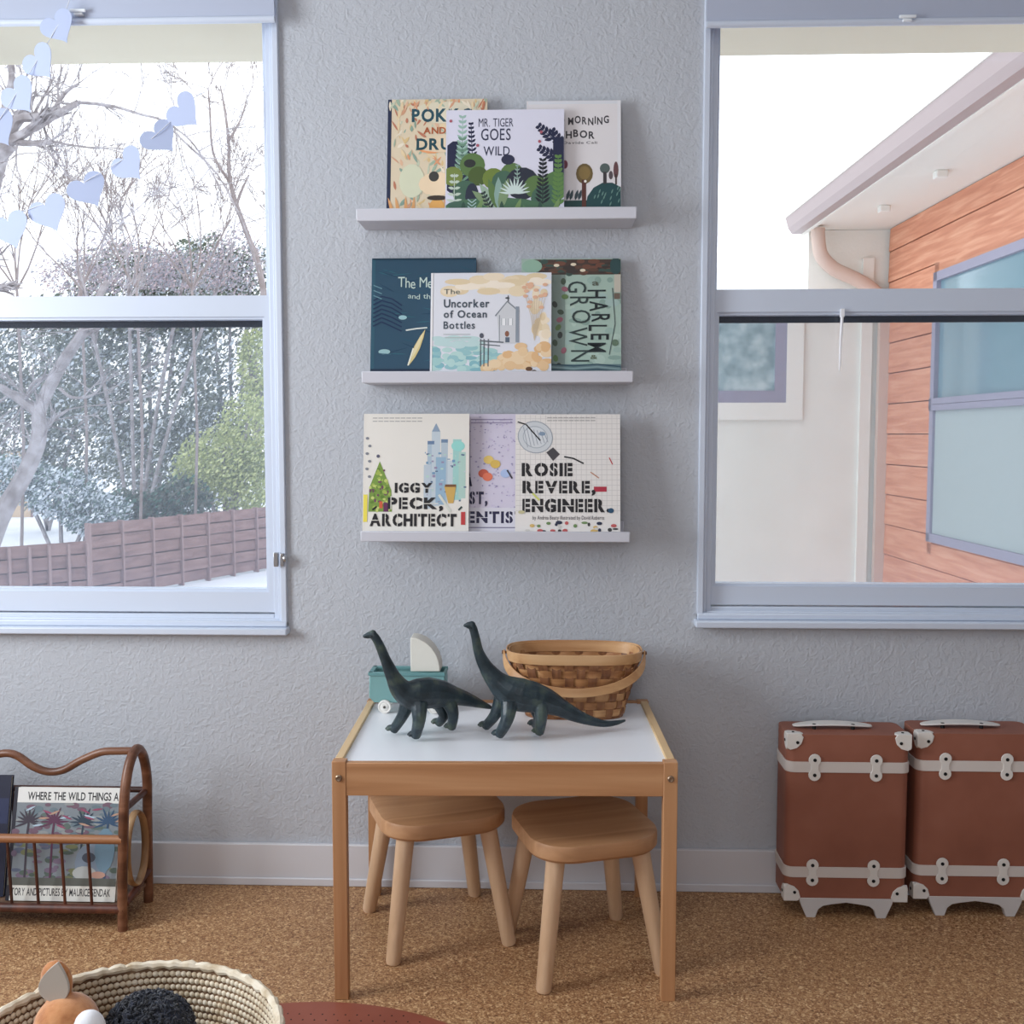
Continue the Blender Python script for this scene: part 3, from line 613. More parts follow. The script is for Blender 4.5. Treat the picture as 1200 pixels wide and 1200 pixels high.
# ------------------------------------------------------------------ dinosaurs
DINO = noise_mat('dino_rubber', [(24,38,44),(42,58,66),(78,92,80)], nscale=30, detail=3, rough=.36, bump=.6, bscale=300, bdist=.001)
def dino(label, chain, legs, eye):
    b = B(); S = lambda Y: (Y-CY)/FPX
    # chain: (px, py, Y, r_px across the height)
    P = [W(x, y, Y) for (x, y, Y, r) in chain]; rr = [r*S(Y)*(1.14 if r < 9 else 1.04) for (x, y, Y, r) in chain]
    P2 = catmull(P, 5); R2 = []
    for i in range(len(rr)-1):
        for j in range(5): R2.append(rr[i]+(rr[i+1]-rr[i])*j/5)
    R2.append(rr[-1])
    b.tube(P2, [(r, r*.80) for r in R2], 14, up=(0,0,1))
    for (pts, rs) in legs:
        q = [W(*p) for p in pts[:-1]]+[pts[-1]]
        q2 = catmull(q, 4); r2 = []
        for i in range(len(rs)-1):
            for j in range(4): r2.append(rs[i]+(rs[i+1]-rs[i])*j/4)
        r2.append(rs[-1])
        b.tube(q2, [v*1.12 for v in r2], 10)
        f = pts[-1]
        for tt in (-.0065,-.001,.0045): b.ball((f.x-.0125+abs(tt+.001)*.5, f.y-.002+tt, .4535), (.0042,.0028,.0032), 10, 6)
        b.ball((f.x-.003, f.y-.002, .4557), (.0115,.0095,.0060), 12, 8)
    h0, h1 = P[0], P[1]
    b.ball(tuple(h1+Vector((0,0,.003))), (.0074,.0060,.0074)); b.ball(tuple(h0), (.0072,.0052,.0044)); b.ball(tuple(h1+Vector((-.0015,0,.0068))), (.0032,.0028,.0034))
    base = (legs[0][0][-1]+legs[-1][0][-1])/2
    root = thing('dinosaur_figurine', (base.x, base.y, .4502), label, 'toy')
    o = blend_body(b, 'body', DINO, root, .0013, 4)
    zmin = min(v.co.z for v in o.data.vertices)
    for v in o.data.vertices: v.co.z -= zmin
    for e in (-1, 1):
        q = h1+Vector((-.001, e*.0056, .0045)); B().ball(tuple(q), .0012, 8, 6).build('eye', mat('eye_gloss',(12,12,14),.15), root)
Fz = lambda x, y: F(x, y, .45)
dino('dark green long-necked dinosaur figurine on the left, in front of the teal cart',
    [(429,749,-.385,3.0),(437,748,-.385,4.4),(444,758,-.383,4.8),(452,777,-.378,5.6),(461,797,-.370,8),(471,812,-.358,13.5),(484,817,-.345,19.5),(500,816,-.328,20),(517,817,-.308,17),(532,819,-.292,11.5),(547,823,-.275,8),(562,828,-.258,5),(576,833,-.245,1.6)],
    [([(478,826,-.325),(472,842,-.322),Fz(461,859)],[.015,.0105,.0085]),
     ([(491,828,-.352),(491,848,-.362),Fz(487,866)],[.016,.0115,.0090]),
     ([(515,828,-.280),(520,842,-.272),Fz(514,851)],[.014,.0095,.0080]),
     ([(525,824,-.300),(531,840,-.300),Fz(529,856)],[.015,.0105,.0085])], None)
dino('dark green long-necked dinosaur figurine on the right, its tail passing the woven basket',
    [(547,737,-.345,3.2),(553,738,-.345,4.4),(557,750,-.344,4.6),(561,768,-.342,5.4),(569,785,-.338,7.5),(581,801,-.334,12),(594,812,-.330,17.5),(609,818,-.326,20),(624,821,-.322,18.5),(640,826,-.316,15.5),(656,833,-.306,11),(672,841,-.296,7.8),(690,848,-.284,5.4),(708,852,-.270,3.8),(722,851,-.260,2.8),(733,848,-.252,1.2)],
    [([(588,824,-.305),(580,842,-.300),Fz(569,855)],[.015,.0105,.0085]),
     ([(597,828,-.340),(594,848,-.352),Fz(585,865)],[.016,.0115,.0090]),
     ([(626,830,-.300),(631,845,-.294),Fz(627,853)],[.014,.0095,.0080]),
     ([(633,826,-.326),(634,846,-.334),Fz(632,862)],[.0155,.011,.0090])], None)

# ------------------------------------------------------------------ teal toy cart
TEAL = mat('teal_paint',(122,166,166),.45); CREAM = mat('cream_board',(226,224,214),.6)
ct = thing('toy_cart', (-.305,-.10,.4465), 'teal wooden toy cart with a cream quarter-round hood behind the left dinosaur', 'toy')
x0, x1, y0, y1, zb, zt = -.386, -.222, -.140, -.076, .468, .530
b = B(); 
b.prism([(x0+.010,zb),(x1,zb),(x1,zt+.006),(x0,zt),(x0-.001,zb+.012)], y0, y0+.006, 'xz'); b.prism([(x0+.010,zb),(x1,zb),(x1,zt+.006),(x0,zt),(x0-.001,zb+.012)], y1-.006, y1, 'xz')
b.box((x0+.008,y0+.006,zb),(x1,y1-.006,zb+.005)); b.box((x0,y0+.006,zb+.01),(x0+.005,y1-.006,zt)); b.box((x1-.005,y0+.006,zb),(x1,y1-.006,zt+.004))
b.build('cart_body', TEAL, ct, bevel=.002)
b = B(); b.box((x0-.002,y0-.003,zt-.002),(x1+.001,y0+.008,zt+.005)); b.box((x0-.002,y1-.008,zt-.002),(x1+.001,y1+.003,zt+.005)); b.box((x0-.002,y0,zt-.002),(x0+.008,y1,zt+.005))
b.build('top_rail', mat('teal_rail',(104,150,152),.45), ct, bevel=.001)
q = [(-.2965,.5365)]+[(-.2965+.064*math.cos(t*PI/20), .5365+.074*math.sin(t*PI/20)) for t in range(11)]
b = B(); b.prism(q, y0+.004, y1-.004, 'xz')
b.build('hood', CREAM, ct, bevel=.0015)
for (wx, wy) in ((-.352,y0-.008),(-.352,y1+.003),(-.245,y0-.008),(-.245,y1+.003)):
    M = Matrix.Translation((wx, wy+.006, .4612)) @ Matrix.Rotation(PI/2, 4, 'X')
    wh = B().lathe([(.0145,0),(.0145,.006),(.0125,.0072),(.010,.006),(.0085,.006),(.0075,.0075),(.003,.0078)], n=28, M=M).build('wheel', mat('wheel_white',(236,234,228),.5), ct)
    B().lathe([(.0028,.006),(.0028,.0095),(.001,.0098)], n=14, M=M).build('axle_cap', mat('axle_grey',(90,88,84),.4,.5), wh)
    b = B(); b.tube([(wx,wy+.006,.4612),(wx,(y0+y1)/2,.4612)], .0022, 8); b.tube([(wx,(-.1),.4612),(wx,-.1,.469)], .0035, 8); b.build('axle', mat('axle_grey',(90,88,84),.4,.5), wh)

# ------------------------------------------------------------------ splint basket on the table
bk = thing('splint_basket', (.057,-.128,.4465), 'woven wood splint basket with a swing handle at the back right of the table', 'basket')
def sup(a, hx, hy, p=3.0):
    c, s = math.cos(a), math.sin(a); k = (abs(c)**p+abs(s)**p)**(-1/p); return (hx*k*c, hy*k*s)
BZ0, BZ1 = .4470, .588
def bsec(t): return (.106+.036*t, .058+.022*t)
NS = 34
b1, b2 = B(), B()
rows = 7
for j in range(rows):
    z0 = BZ0+.006+(BZ1-BZ0-.02)*j/rows; z1 = z0+(BZ1-BZ0-.02)/rows*.90
    vs = []; fs = []; n = NS*4
    for i in range(n):
        a = 2*PI*i/n; off = .0016*math.cos(PI*(i/4)+PI*j)
        for (z, o) in ((z0,0),(z1,0),(z1,-.0011),(z0,-.0011)):
            hx, hy = bsec((z-BZ0)/(BZ1-BZ0)); x, y = sup(a, hx+off+o, hy+off+o); vs.append((.057+x, -.128+y, z))
    for i in range(n):
        k = (i+1) % n
        fs += [(i*4+e, k*4+e, k*4+(e+1) % 4, i*4+(e+1) % 4) for e in range(4)]
    b1.add(vs, fs)
b1.build('weavers', SPLINT, bk, smooth=30)
for i in range(NS):
    a = 2*PI*i/NS; da = 2*PI/NS*.36; vs = []; fs = []; n = rows*4
    for q in range(n+1):
        t = q/n; z = BZ0+.003+(BZ1-BZ0-.016)*t; off = -.0018*math.cos(PI*i+PI*(q-2)/4.0)
        hx, hy = bsec(t)
        for (aa, o) in ((a-da,0),(a+da,0),(a+da,-.001),(a-da,-.001)):
            x, y = sup(aa, hx+off+o, hy+off+o); vs.append((.057+x, -.128+y, z))
    for q in range(n): fs += [(q*4+e, q*4+(e+1) % 4, (q+1)*4+(e+1) % 4, (q+1)*4+e) for e in range(4)]
    b2.add(vs, fs)
b2.build('uprights', SPLINT_D, bk, smooth=30)
b = B(); b.prism([(.057+p[0], -.128+p[1]) for p in [sup(2*PI*i/48,.106,.058) for i in range(48)]], BZ0, BZ0+.004, 'xy'); b.build('bottom', SPLINT_D, bk)
def band(b, hx, hy, z0, z1, th, flare=.003, n=72):
    vs = []; fs = []
    for i in range(n):
        a = 2*PI*i/n
        for (z, o) in ((z0,0),(z1,flare),(z1,flare-th),(z0,-th)):
            x, y = sup(a, hx+o, hy+o); vs.append((.057+x, -.128+y, z))
    for i in range(n):
        k = (i+1) % n; fs += [(i*4+e, k*4+e, k*4+(e+1) % 4, i*4+(e+1) % 4) for e in range(4)]
    b.add(vs, fs)
b = B(); band(b, .1435,.0815,.568,.590,.0035); b.build('rim', RIMW, bk, bevel=.001)
b = B(); band(b, .1385,.0760,.566,.588,.0025); b.build('inner_rim', RIMW, bk, bevel=.0008)
b = B(); pts = []
for i in range(41):
    t = PI*i/40; sx = .1505; s_ = math.sin(t)**.8
    pts.append(Vector((.057-sx*math.cos(t)*(1-.05*s_), -.128-.092*s_, .579-.066*s_)))
vs = []; fs = []
for i, p in enumerate(pts):
    up = Vector((0,.28,1)).normalized() if True else None
    tg = (pts[min(i+1,40)]-pts[max(i-1,0)]).normalized(); nrm = tg.cross(up).normalized()
    u2 = nrm.cross(tg).normalized()
    for (a_, c_) in ((-.0095,0),(.0095,0),(.0095,.003),(-.0095,.003)): vs.append(p+u2*a_+nrm*c_)
for i in range(40): fs += [(i*4+e, i*4+(e+1) % 4, (i+1)*4+(e+1) % 4, (i+1)*4+e) for e in range(4)]
fs += [(0,1,2,3),(160,161,162,163)]
b.add(vs, fs); b.build('swing_handle', RIMW, bk, bevel=.001)
for sx in (-1, 1):
    M = Matrix.Translation((.057+sx*.1400, -.128, .579)) @ Matrix.Rotation(sx*PI/2, 4, 'Y')
    B().lathe([(.003,0),(.003,.013),(.0045,.0135),(.0035,.016)], n=12, M=M).build('handle_rivet', mat('rivet',(120,84,56),.5,.3), bk)

# ------------------------------------------------------------------ suitcase trunks
TERRA = noise_mat('terracotta_board', [(138,84,66),(146,90,71),(152,96,77)], nscale=9, detail=3, rough=.55, bump=.1, bscale=160, bdist=.0005)
FIT = mat('white_fitting',(226,222,216),.4); STRAP = mat('strap_offwhite',(212,204,198),.7)
def trunk(x0, yf, label):
    wd, dp, z0, z1 = .262, .104, .0395, .405
    root = thing('suitcase_trunk', (x0+wd/2, yf+dp/2, 0), label, 'suitcase')
    yb = yf+dp
    b = B(); b.prism([(p[0]+x0+wd/2, p[1]+(yf+yb)/2) for p in rrect(wd, dp, .018, 6)], z0, z1, 'xy')
    b.build('case_body', TERRA, root, bevel=.007, seg=4)
    b = B(); b.prism([(p[0]+x0+wd/2, p[1]+(yf+yb)/2) for p in rrect(wd+.0012, dp+.0012, .0185, 6)], .226, .2275, 'xy')
    for z in (.334,.1015):
        s = B(); pl = rrect(wd+.0045, dp+.0045, .020, 8)
        s.prism([(p[0]+x0+wd/2, p[1]+(yf+yb)/2) for p in pl], z-.0115, z+.0115, 'xy')
        st = s.build('strap', STRAP, root, bevel=.001)
        for fx in (.050, .181):
            cx = x0+fx+.008
            g = B(); oc = []
            for (cz, a0, a1) in ((z+.0165,-52,232),(z-.0165,128,412)):
                for k in range(13): a = math.radians(a0+(a1-a0)*k/12); oc.append((cx+.0132*math.cos(a), cz+.0132*math.sin(a)))
            g.prism(oc, yf-.0050, yf-.0022, 'xz'); fit = g.build('buckle', FIT, st, bevel=.0008)
            for cz in (z+.0165, z-.0165):
                M = Matrix.Translation((cx, yf-.0048, cz)) @ Matrix.Rotation(PI/2, 4, 'X'); B().lathe([(.0038,0),(.0038,.0012),(.002,.0014)], n=12, M=M).build('buckle_rivet', BLACK, st)
    for sx in (-1, 1):
        for sz in (-1, 1):
            cx = x0 if sx < 0 else x0+wd; cz = z0 if sz < 0 else z1; g = B(); t = .0022
            # curved corner cap: three lobes hugging the front, side and top faces
            lob = [(0,0),(.030,0),(.036,.008),(.032,.022),(.022,.032),(.008,.036),(0,.030)]
            def fl(o, cx=cx, cz=cz, sx=sx, sz=sz): return [(cx-sx*(u-o), cz-sz*(v-o)) for u, v in lob]
            g.prism(fl(t), yf-t, yf+.006, 'xz')
            g.prism([(yf-t+u*.8, cz-sz*(v-t)) for u, v in lob], cx+sx*t, cx-sx*.006, 'yz')
            g.prism([(cx-sx*(u-t), yf-t+v*.8) for u, v in lob], cz+sz*t, cz-sz*.006, 'xy')
            lastcap = blend_body(g, 'corner_cap', FIT, root, .0011, 3)
            RV = lambda pr: B().lathe(pr, n=12, M=M).build('corner_rivet', BLACK, lastcap)
            M = Matrix.Translation((cx-sx*.021, yf-.0022, cz-sz*.017)) @ Matrix.Rotation(PI/2, 4, 'X'); RV([(.0034,0),(.0034,.0012),(.002,.0014)])
            M = Matrix.Translation((cx+sx*t, yf+.013, cz-sz*.015)) @ Matrix.Rotation(sx*PI/2, 4, 'Y'); RV([(.0034,0),(.0034,.0012),(.002,.0014)])
            M = Matrix.Translation((cx-sx*.014, yf+.012, cz+sz*t)) @ (Matrix.Identity(4) if sz > 0 else Matrix.Rotation(PI, 4, 'X')); RV([(.003,0),(.003,.0012),(.002,.0014)])
    # feet: arched white stand, front and back
    for (ya, yb2) in ((yf-.0012,yf+.012),(yb-.012,yb-.002)):
        cx = x0+wd/2+.002
        half = [(-.102,.0435),(-.098,.030),(-.085,.0),(-.066,.0),(-.060,.018),(-.050,.026),(-.030,.030),(0,.034)]
        pl = half + [(-u, v) for (u, v) in reversed(half[:-1])]
        B().prism([(cx+u, v) for u, v in pl], ya, yb2, 'xz').build('foot_stand', mat('foot_white',(206,202,200),.5), root, bevel=.001)
    # carry handle on top
    hx = x0+wd/2-.022; g = B(); n = 20; top = []; 
    for k in range(n+1): u = -1+2*k/n; top.append((hx+.086*u, .4085+.0055*(1-u*u)))
    vs = []; fs = []
    for k in range(n+1):
        u = -1+2*k/n; wz = .0045+.013*math.sqrt(max(0,1-u*u)); x, z = top[k]; ym = yf+dp*.52
        vs += [(x, ym-wz, z), (x, ym+wz, z), (x, ym+wz, z+.0035), (x, ym-wz, z+.0035)]
    for k in range(n): fs += [(k*4+e, k*4+(e+1) % 4, (k+1)*4+(e+1) % 4, (k+1)*4+e) for e in range(4)]
    fs += [(0,1,2,3),(n*4,n*4+1,n*4+2,n*4+3)]
    g.add(vs, fs); hd = g.build('handle', FIT, root, bevel=.001)
    for sx in (-.042,.042):
        g = B(); g.lathe([(.0042,0),(.0042,.012)], (hx+sx, yf+dp*.52-.011, .4045), 12); g.build('handle_rivet', BLACK, hd)
trunk(.5165, -.132, 'terracotta suitcase trunk with white straps, the one nearer the table')
trunk(.8005, -.114, 'terracotta suitcase trunk with white straps at the right edge, partly cut off')

# ------------------------------------------------------------------ bentwood rack
XRK = -.893
rk = thing('magazine_rack', (-1.12,-.17,0), 'brown bentwood magazine rack with spindles standing by the left baseboard', 'rack')
def loop(x, name):
    p = catmull([(x-.006,-.243,0),(x-.004,-.243,.10),(x,-.241,.20),(x+.002,-.234,.285),(x+.004,-.212,.345),(x+.006,-.176,.371),(x+.006,-.140,.345),(x+.004,-.116,.285),(x,-.109,.20),(x-.002,-.107,.10),(x-.004,-.106,0)], 6)
    B().tube(p, [(.0105,.0105)]*len(p), 12).build(name, RATTAN, rk)
for x in (XRK, -1.345):
    loop(x, 'end_frame')
    o = catmull([(x,-.225,.150),(x,-.212,.205),(x,-.175,.232),(x,-.138,.205),(x,-.125,.150),(x,-.138,.095),(x,-.175,.072),(x,-.212,.095)], 6, True)
    B().tube(o, (.0085,.0035), 10, closed=True).build('end_ring', wood('ring_wood', [(120,86,56),(160,124,86),(184,150,112)], 2), rk)
    B().tube([(x,-.236,.258),(x,-.115,.258)], .007, 10).build('end_rail', RATTAN_D, rk)
    B().tube([(x,-.240,.056),(x,-.108,.075)], .007, 10).build('end_rail', RATTAN_D, rk)
rail = catmull([(XRK+.006,-.172,.366),(-.925,-.172,.3655),(-.965,-.172,.3625),(-1.010,-.172,.344),(-1.050,-.172,.322),(-1.085,-.172,.318),(-1.118,-.172,.330),(-1.150,-.172,.352),(-1.18,-.172,.3575),(-1.24,-.172,.345),(-1.30,-.172,.362),(-1.34,-.172,.366)], 5)
B().tube(rail, .0085, 12).build('top_rail', RATTAN, rk)
B().tube([(XRK,-.243,.197),(-1.345,-.243,.197)], .0095, 12).build('front_rail', wood('rail_wood', [(110,68,42),(150,100,64),(176,126,86)], 0), rk)
B().tube([(XRK,-.243,.046),(-1.345,-.243,.046)], .0100, 12).build('lower_rail', RATTAN_D, rk)
B().tube([(XRK,-.108,.258),(-1.345,-.108,.258)], .007, 10).build('rear_rail', RATTAN_D, rk)
B().box((-1.340,-.243,.040),(XRK-.004,-.108,.048)).build('bottom_board', wood('rack_floor', [(96,72,58),(120,92,74),(136,108,88)], 0), rk, bevel=.001)
for k in range(7):
    xt = -.9675-.0575*k; B().tube([(xt-.001,-.243,.193),(xt+.004,-.243,.052)], .0033, 8).build('spindle', RATTAN_D, rk)
for k in range(7):
    xt = -.9675-.0575*k; B().tube([(xt,-.109,.255),(xt,-.109,.052)], .0033, 8).build('spindle', RATTAN_D, rk)

def art_wild(a):
    a.rect(4,912,134,929,(226,226,222)); a.rect(4,1027,134,1045,(224,222,214))
    a.text('WHERE THE WILD THINGS ARE', 22,917,139.5,927,(44,44,48),.02,gap=.06); a.text('STORY AND PICTURES BY MAURICE SENDAK', 9,1030,128,1039,(60,60,62),.015,gap=.06)
    a.rect(4,930,134,1027,(128,136,142))
    for i in range(150):
        x = R.uniform(8,132); y = R.uniform(931,1020); c = [(116,92,106),(108,124,132),(146,150,150),(96,110,104)][i % 4] if y < 970 else [(118,122,90),(96,104,124),(118,104,124),(86,100,92)][i % 4]
        a.ell(x,y,R.uniform(3,8),R.uniform(1.5,4),c)
    for (x,c) in ((26,(70,64,74)),(56,(96,60,82)),(91,(56,70,84)),(120,(60,84,112))):
        a.line([(x,1020),(x-1,965),(x,950)],2.4,c)
        for k in range(11): a.leaf(x,953,R.uniform(12,20),2.6,-PI-.35+k*.38,c)
    for k in range(16): a.leaf(R.uniform(16,130), R.uniform(935,960), 14, 2.4, R.uniform(-.5,.5), [(150,78,104),(186,150,130),(176,196,210)][k % 3])
    a.ell(104,1000,20,24,(128,142,158)); a.ell(118,985,12,26,(112,140,158)); a.ell(96,1012,14,8,(176,180,178)); a.ell(112,1014,9,4,(190,150,134)); a.ell(100,994,8,6,(74,80,92))
    a.rect(4,1018,134,1027,(96,98,92))
def rack_book(label, rect, yb, yt, base, fn, thick, spine):
    r = picture_book(label, rect, yb, yt, base, fn, thick=thick, spine=spine, zslab=.048); return r
rb = rack_book('jungle-scene picture book leaning in the bentwood rack', (6,912,134,1045), -.222, -.165, (222,222,216), art_wild, .012, (34,34,46))
rb.rotation_euler[2] = 0
def art_plain(a): a.rect(-70,930,2,960,(52,58,86)); a.ell(-30,990,24,20,(60,70,100))
picture_book('dark navy book at the far left end of the bentwood rack', (-74,903,3,1045), -.204, -.150, (30,34,56), art_plain, thick=.012, zslab=.048)

# ------------------------------------------------------------------ leather mat, seagrass basket and plush toys
MC = Vector((-.405,-.958,0))
LEATH = noise_mat('terracotta_leather', [(128,66,50),(142,76,58),(150,84,66)], nscale=6, rough=.5, bump=.15, bscale=220, bdist=.0004)
b = B(); b.lathe([(.449,.0004),(.450,.0015),(.4485,.003),(.10,.0031)], MC, 96)
b.mi = 1
for i in range(-22,23):
    for j in range(-22,23):
        x = .021*(i+.5*(j % 2)); y = .0185*j
        if x*x+y*y < .436**2: b.lathe([(.0016,.0030),(.0016,.00325)], (MC.x+x, MC.y+y, 0), 8)
tag(b.build('floor_mat', [LEATH, BLACK], smooth=40), 'round terracotta leather mat with tiny punched holes on the cork floor', 'mat')

SC = Vector((-.560,-1.052,.0035)); SR = .205
sg = thing('seagrass_basket', tuple(SC), 'round cream woven basket at the bottom left holding plush toys', 'basket')
SEAC = noise_mat('seagrass_cream', [(196,176,146),(226,212,188),(236,226,208)], nscale=40, rough=.8, bump=.3, bscale=300, bdist=.0006)
SEAB = noise_mat('seagrass_core', [(86,62,46),(120,92,68),(150,122,94)], nscale=60, rough=.9)
b = B(); rows = 23; ns = 150
def brad(z): return SR*(.90+.10*math.sin(min(1,z/.2)*PI/2))
for j in range(rows):
    z = SC.z+.006+.0103*j; r = brad(z-SC.z)
    if j < 5: continue
    for i in range(ns):
        a = 2*PI*(i+.5*(j % 2))/ns
        M = Matrix.Translation((SC.x+r*math.cos(a), SC.y+r*math.sin(a), z)) @ Matrix.Rotation(a+PI/2, 4, 'Z') @ Matrix.Rotation(.35, 4, 'Y')
        b.ball((0,0,0), (.0058,.0046,.0050), 6, 4, M)
b.build('woven_wall', SEAC, sg, smooth=80, fixn=False)
b = B(); b.lathe([(brad(0)+.001,0),(brad(.06)+.001,.06),(brad(.15)+.001,.15),(SR+.001,.243),(SR-.001,.243),(brad(.15)-.001,.15),(brad(.06)-.001,.06),(brad(0)-.001,.004),(.05,.004)], SC, 64)
b.build('basket_core', SEAB, sg)
b = B(); ring = [(SC.x+(SR+.0005)*math.cos(2*PI*i/160), SC.y+(SR+.0005)*math.sin(2*PI*i/160), SC.z+.246+.0012*math.sin(i*2.4)) for i in range(160)]
b.tube(ring, [.0062+.0012*math.sin(i*1.9) for i in range(160)], 8, closed=True); b.build('rim_cord', SEAC, sg)
b = B()
for k in range(10):
    rr = .02+.017*k; b.tube([(SC.x+rr*math.cos(2*PI*i/40), SC.y+rr*math.sin(2*PI*i/40), SC.z+.007) for i in range(40)], .0065, 6, closed=True)
b.build('basket_base', SEAC, sg)

FOX = noise_mat('fox_plush', [(176,112,66),(198,134,84),(208,148,98)], nscale=60, rough=.95, bump=.5, bscale=400, bdist=.0012, sheen=.5)
FOXW = noise_mat('fox_white_plush', [(228,228,232),(240,240,244)], nscale=40, rough=.95, bump=.4, bscale=350, bdist=.001, sheen=.4)
EARG = mat('ear_lining',(190,180,168),.9,sheen=.3)
hp = W(78, 1196, -1.0)
fx = thing('fox_plush', (hp.x+.005, hp.y, .02), 'orange-brown plush animal with pale ears in the cream woven basket', 'plush toy')
b = B(); b.ball(tuple(hp+Vector((0,0,-.005))), (.043,.042,.040), 24, 16); b.ball(tuple(hp+Vector((.012,-.03,-.012))), (.024,.026,.020), 16, 12)
b.ball((hp.x+.004,hp.y+.005,hp.z-.07), (.038,.036,.055), 20, 14); b.ball((hp.x+.002,hp.y+.005,hp.z-.14), (.042,.042,.055), 20, 14); b.ball((hp.x+.002,hp.y+.005,.078),(.042,.042,.056),20,14)
for s in (-1,1):
    b.tube([(hp.x+s*.02,hp.y-.02,hp.z-.06),(hp.x+s*.032,hp.y-.03,hp.z-.09),(hp.x+s*.034,hp.y-.034,hp.z-.12)],[.014,.014,.012],10)
    b.ball((hp.x+s*.026,hp.y-.03,.045),(.018,.026,.018),14,10)
for (sx, tx) in ((-.016,-.022),(.040,.066)):
    M = Matrix.Translation((hp.x+sx, hp.y+.008, hp.z+.054-abs(sx)*.2)) @ Matrix.Rotation(tx*2, 4, 'Y')
    b.ball((0,0,0), (.0235,.008,.031), 16, 12, M) if sx < 0 else b.ball((.012,.0,-.058), (.006,.006,.008), 12, 8, M)
body = blend_body(b, 'body', FOX, fx, .0028, 4)
# ear lining, muzzle patch, eyes, nose
b = B(); el = [(.027*math.sin(t)*math.sin(t/2), .004+.028*math.cos(t)) for t in [2*PI*k/28 for k in range(28)]]
M = Matrix.Translation((hp.x-.013, hp.y-.001, hp.z+.053)) @ Matrix.Rotation(.18, 4, 'Y')
b.prism(el, -.005, .0, 'xz', M); b.build('ear_lining', EARG, fx, bevel=.002)
b = B(); b.ball((hp.x+.040,hp.y-.020,hp.z+.000), (.022,.020,.026), 18, 12); b.build('face_patch', FOXW, fx)
b = B(); b.ball((hp.x+.012,hp.y-.054,hp.z-.012), .006, 12, 8); b.build('nose', mat('eye_gloss',(12,12,14),.15), fx)
for s in (-1,1): B().ball((hp.x+.006+s*.016,hp.y-.040,hp.z+.008), .004, 12, 8).build('eye', mat('eye_gloss',(12,12,14),.15), fx)

BLK = noise_mat('black_curly_plush', [(22,24,32),(34,38,50),(48,54,70)], nscale=70, rough=.95, sheen=.35)
bp = W(180, 1196, -.955)
pl = thing('curly_plush', (bp.x, bp.y, .02), 'black curly-furred plush toy beside the orange one in the basket', 'plush toy')
b = B(); b.ball((bp.x,bp.y,bp.z-.012), (.052,.045,.046), 28, 18); b.ball((bp.x-.02,bp.y+.0,bp.z-.02), (.046,.042,.040), 24, 16); b.ball((bp.x+.012,bp.y,bp.z-.09), (.046,.042,.07), 24, 16)
b.ball((bp.x+.014,bp.y,.082), (.046,.042,.062), 24, 16)
blend_body(b, 'body', BLK, pl, .004, 3)
b = B(); rr = random.Random(4)
for i in range(900):
    a = rr.uniform(0,2*PI); u = rr.uniform(-.1,1); s_ = math.sqrt(max(0,1-u*u)); k = 1.0
    c = Vector((bp.x-.006+.058*s_*math.cos(a), bp.y+.050*s_*math.sin(a), bp.z-.012+.045*u)); q = rr.uniform(.0035,.006)
    ax = Vector((rr.uniform(-1,1),rr.uniform(-1,1),rr.uniform(-1,1))).normalized(); e = ax.orthogonal().normalized(); f2 = ax.cross(e)
    b.tube([c+(e*math.cos(t*1.0)+f2*math.sin(t*1.0))*q+ax*(t*.0006) for t in range(6)], [.0014,.0017,.0018,.0017,.0015,.0008], 5)
tag(b.build('curls', BLK, pl, fixn=False), kind='stuff')

# ------------------------------------------------------------------ heart garland
PAPER = mat('heart_paper',(180,192,222),.7)
gl = thing('heart_garland', tuple(W(60,190,-.06)), 'string of pale blue paper hearts hanging in the left window', 'garland')
def heart_poly(s):
    o = []
    for i in range(40):
        t = 2*PI*i/40; x = 16*math.sin(t)**3; y = 13*math.cos(t)-5*math.cos(2*t)-2*math.cos(3*t)-math.cos(4*t); o.append((x*s/32, y*s/32*.98))
    return o
hearts = [(215,131,44,-.80,1),(187,161,44,-.78,1),(150,193,43,-.70,1),(103,222,46,-.55,1),(57,249,48,-.42,1),(12,268,49,-.30,1),(-32,276,49,-.10,1),
          (68,31,42,-.50,0),(46,73,44,-.62,0),(22,112,46,-.62,0),(-4,150,48,-.6,0)]
for (x, y, s, rot, st) in hearts:
    Y = -.062 if st == 0 else -.045; c = W(x, y, Y); sc = s*(Y-CY)/FPX; hp2 = heart_poly(sc)
    tilt = -rot*1.0
    M = Matrix.Translation(c) @ Matrix.Rotation(tilt*-1.0, 4, 'Y') @ Matrix.Rotation(R.uniform(-.25,.25), 4, 'Z')
    B().prism(hp2, -.0006, .0006, 'xz', M).build('heart', PAPER, gl, smooth=0)
STR = mat('white_thread',(226,230,238),.7)
b = B(); b.tube(catmull([W(240,108,.070),W(226,116,.01),W(192,150,-.045),W(155,180,-.045),W(108,208,-.045),W(60,235,-.045),W(12,252,-.045),W(-40,262,-.045)],5), .0009, 6); b.build('string', STR, gl)
b = B(); b.tube(catmull([Vector((W(95,-60,-.062).x,-.062,ZC)),W(95,-60,-.062),W(88,-30,-.062),W(78,10,-.062),W(62,40,-.062),W(38,80,-.062),W(14,118,-.062),W(-14,160,-.062)],5), .0009, 6); b.build('string', STR, gl)

# ------------------------------------------------------------------ outdoors
GZ = -.9
SNOW = noise_mat('snow', [(222,228,238),(240,243,248)], nscale=.8, rough=.8, bump=.3, bscale=3, bdist=.05)
tag(B().box((-40,.2,GZ-.3),(40,60,GZ)).build('ground_snow', SNOW, smooth=0), kind='structure')
# own eave outside, above the windows
struct(B().box((-3.2,WT,2.048),(3.2,.50,2.20)).build('trim_1', mat('eave_beige',(214,208,186),.8), smooth=0))

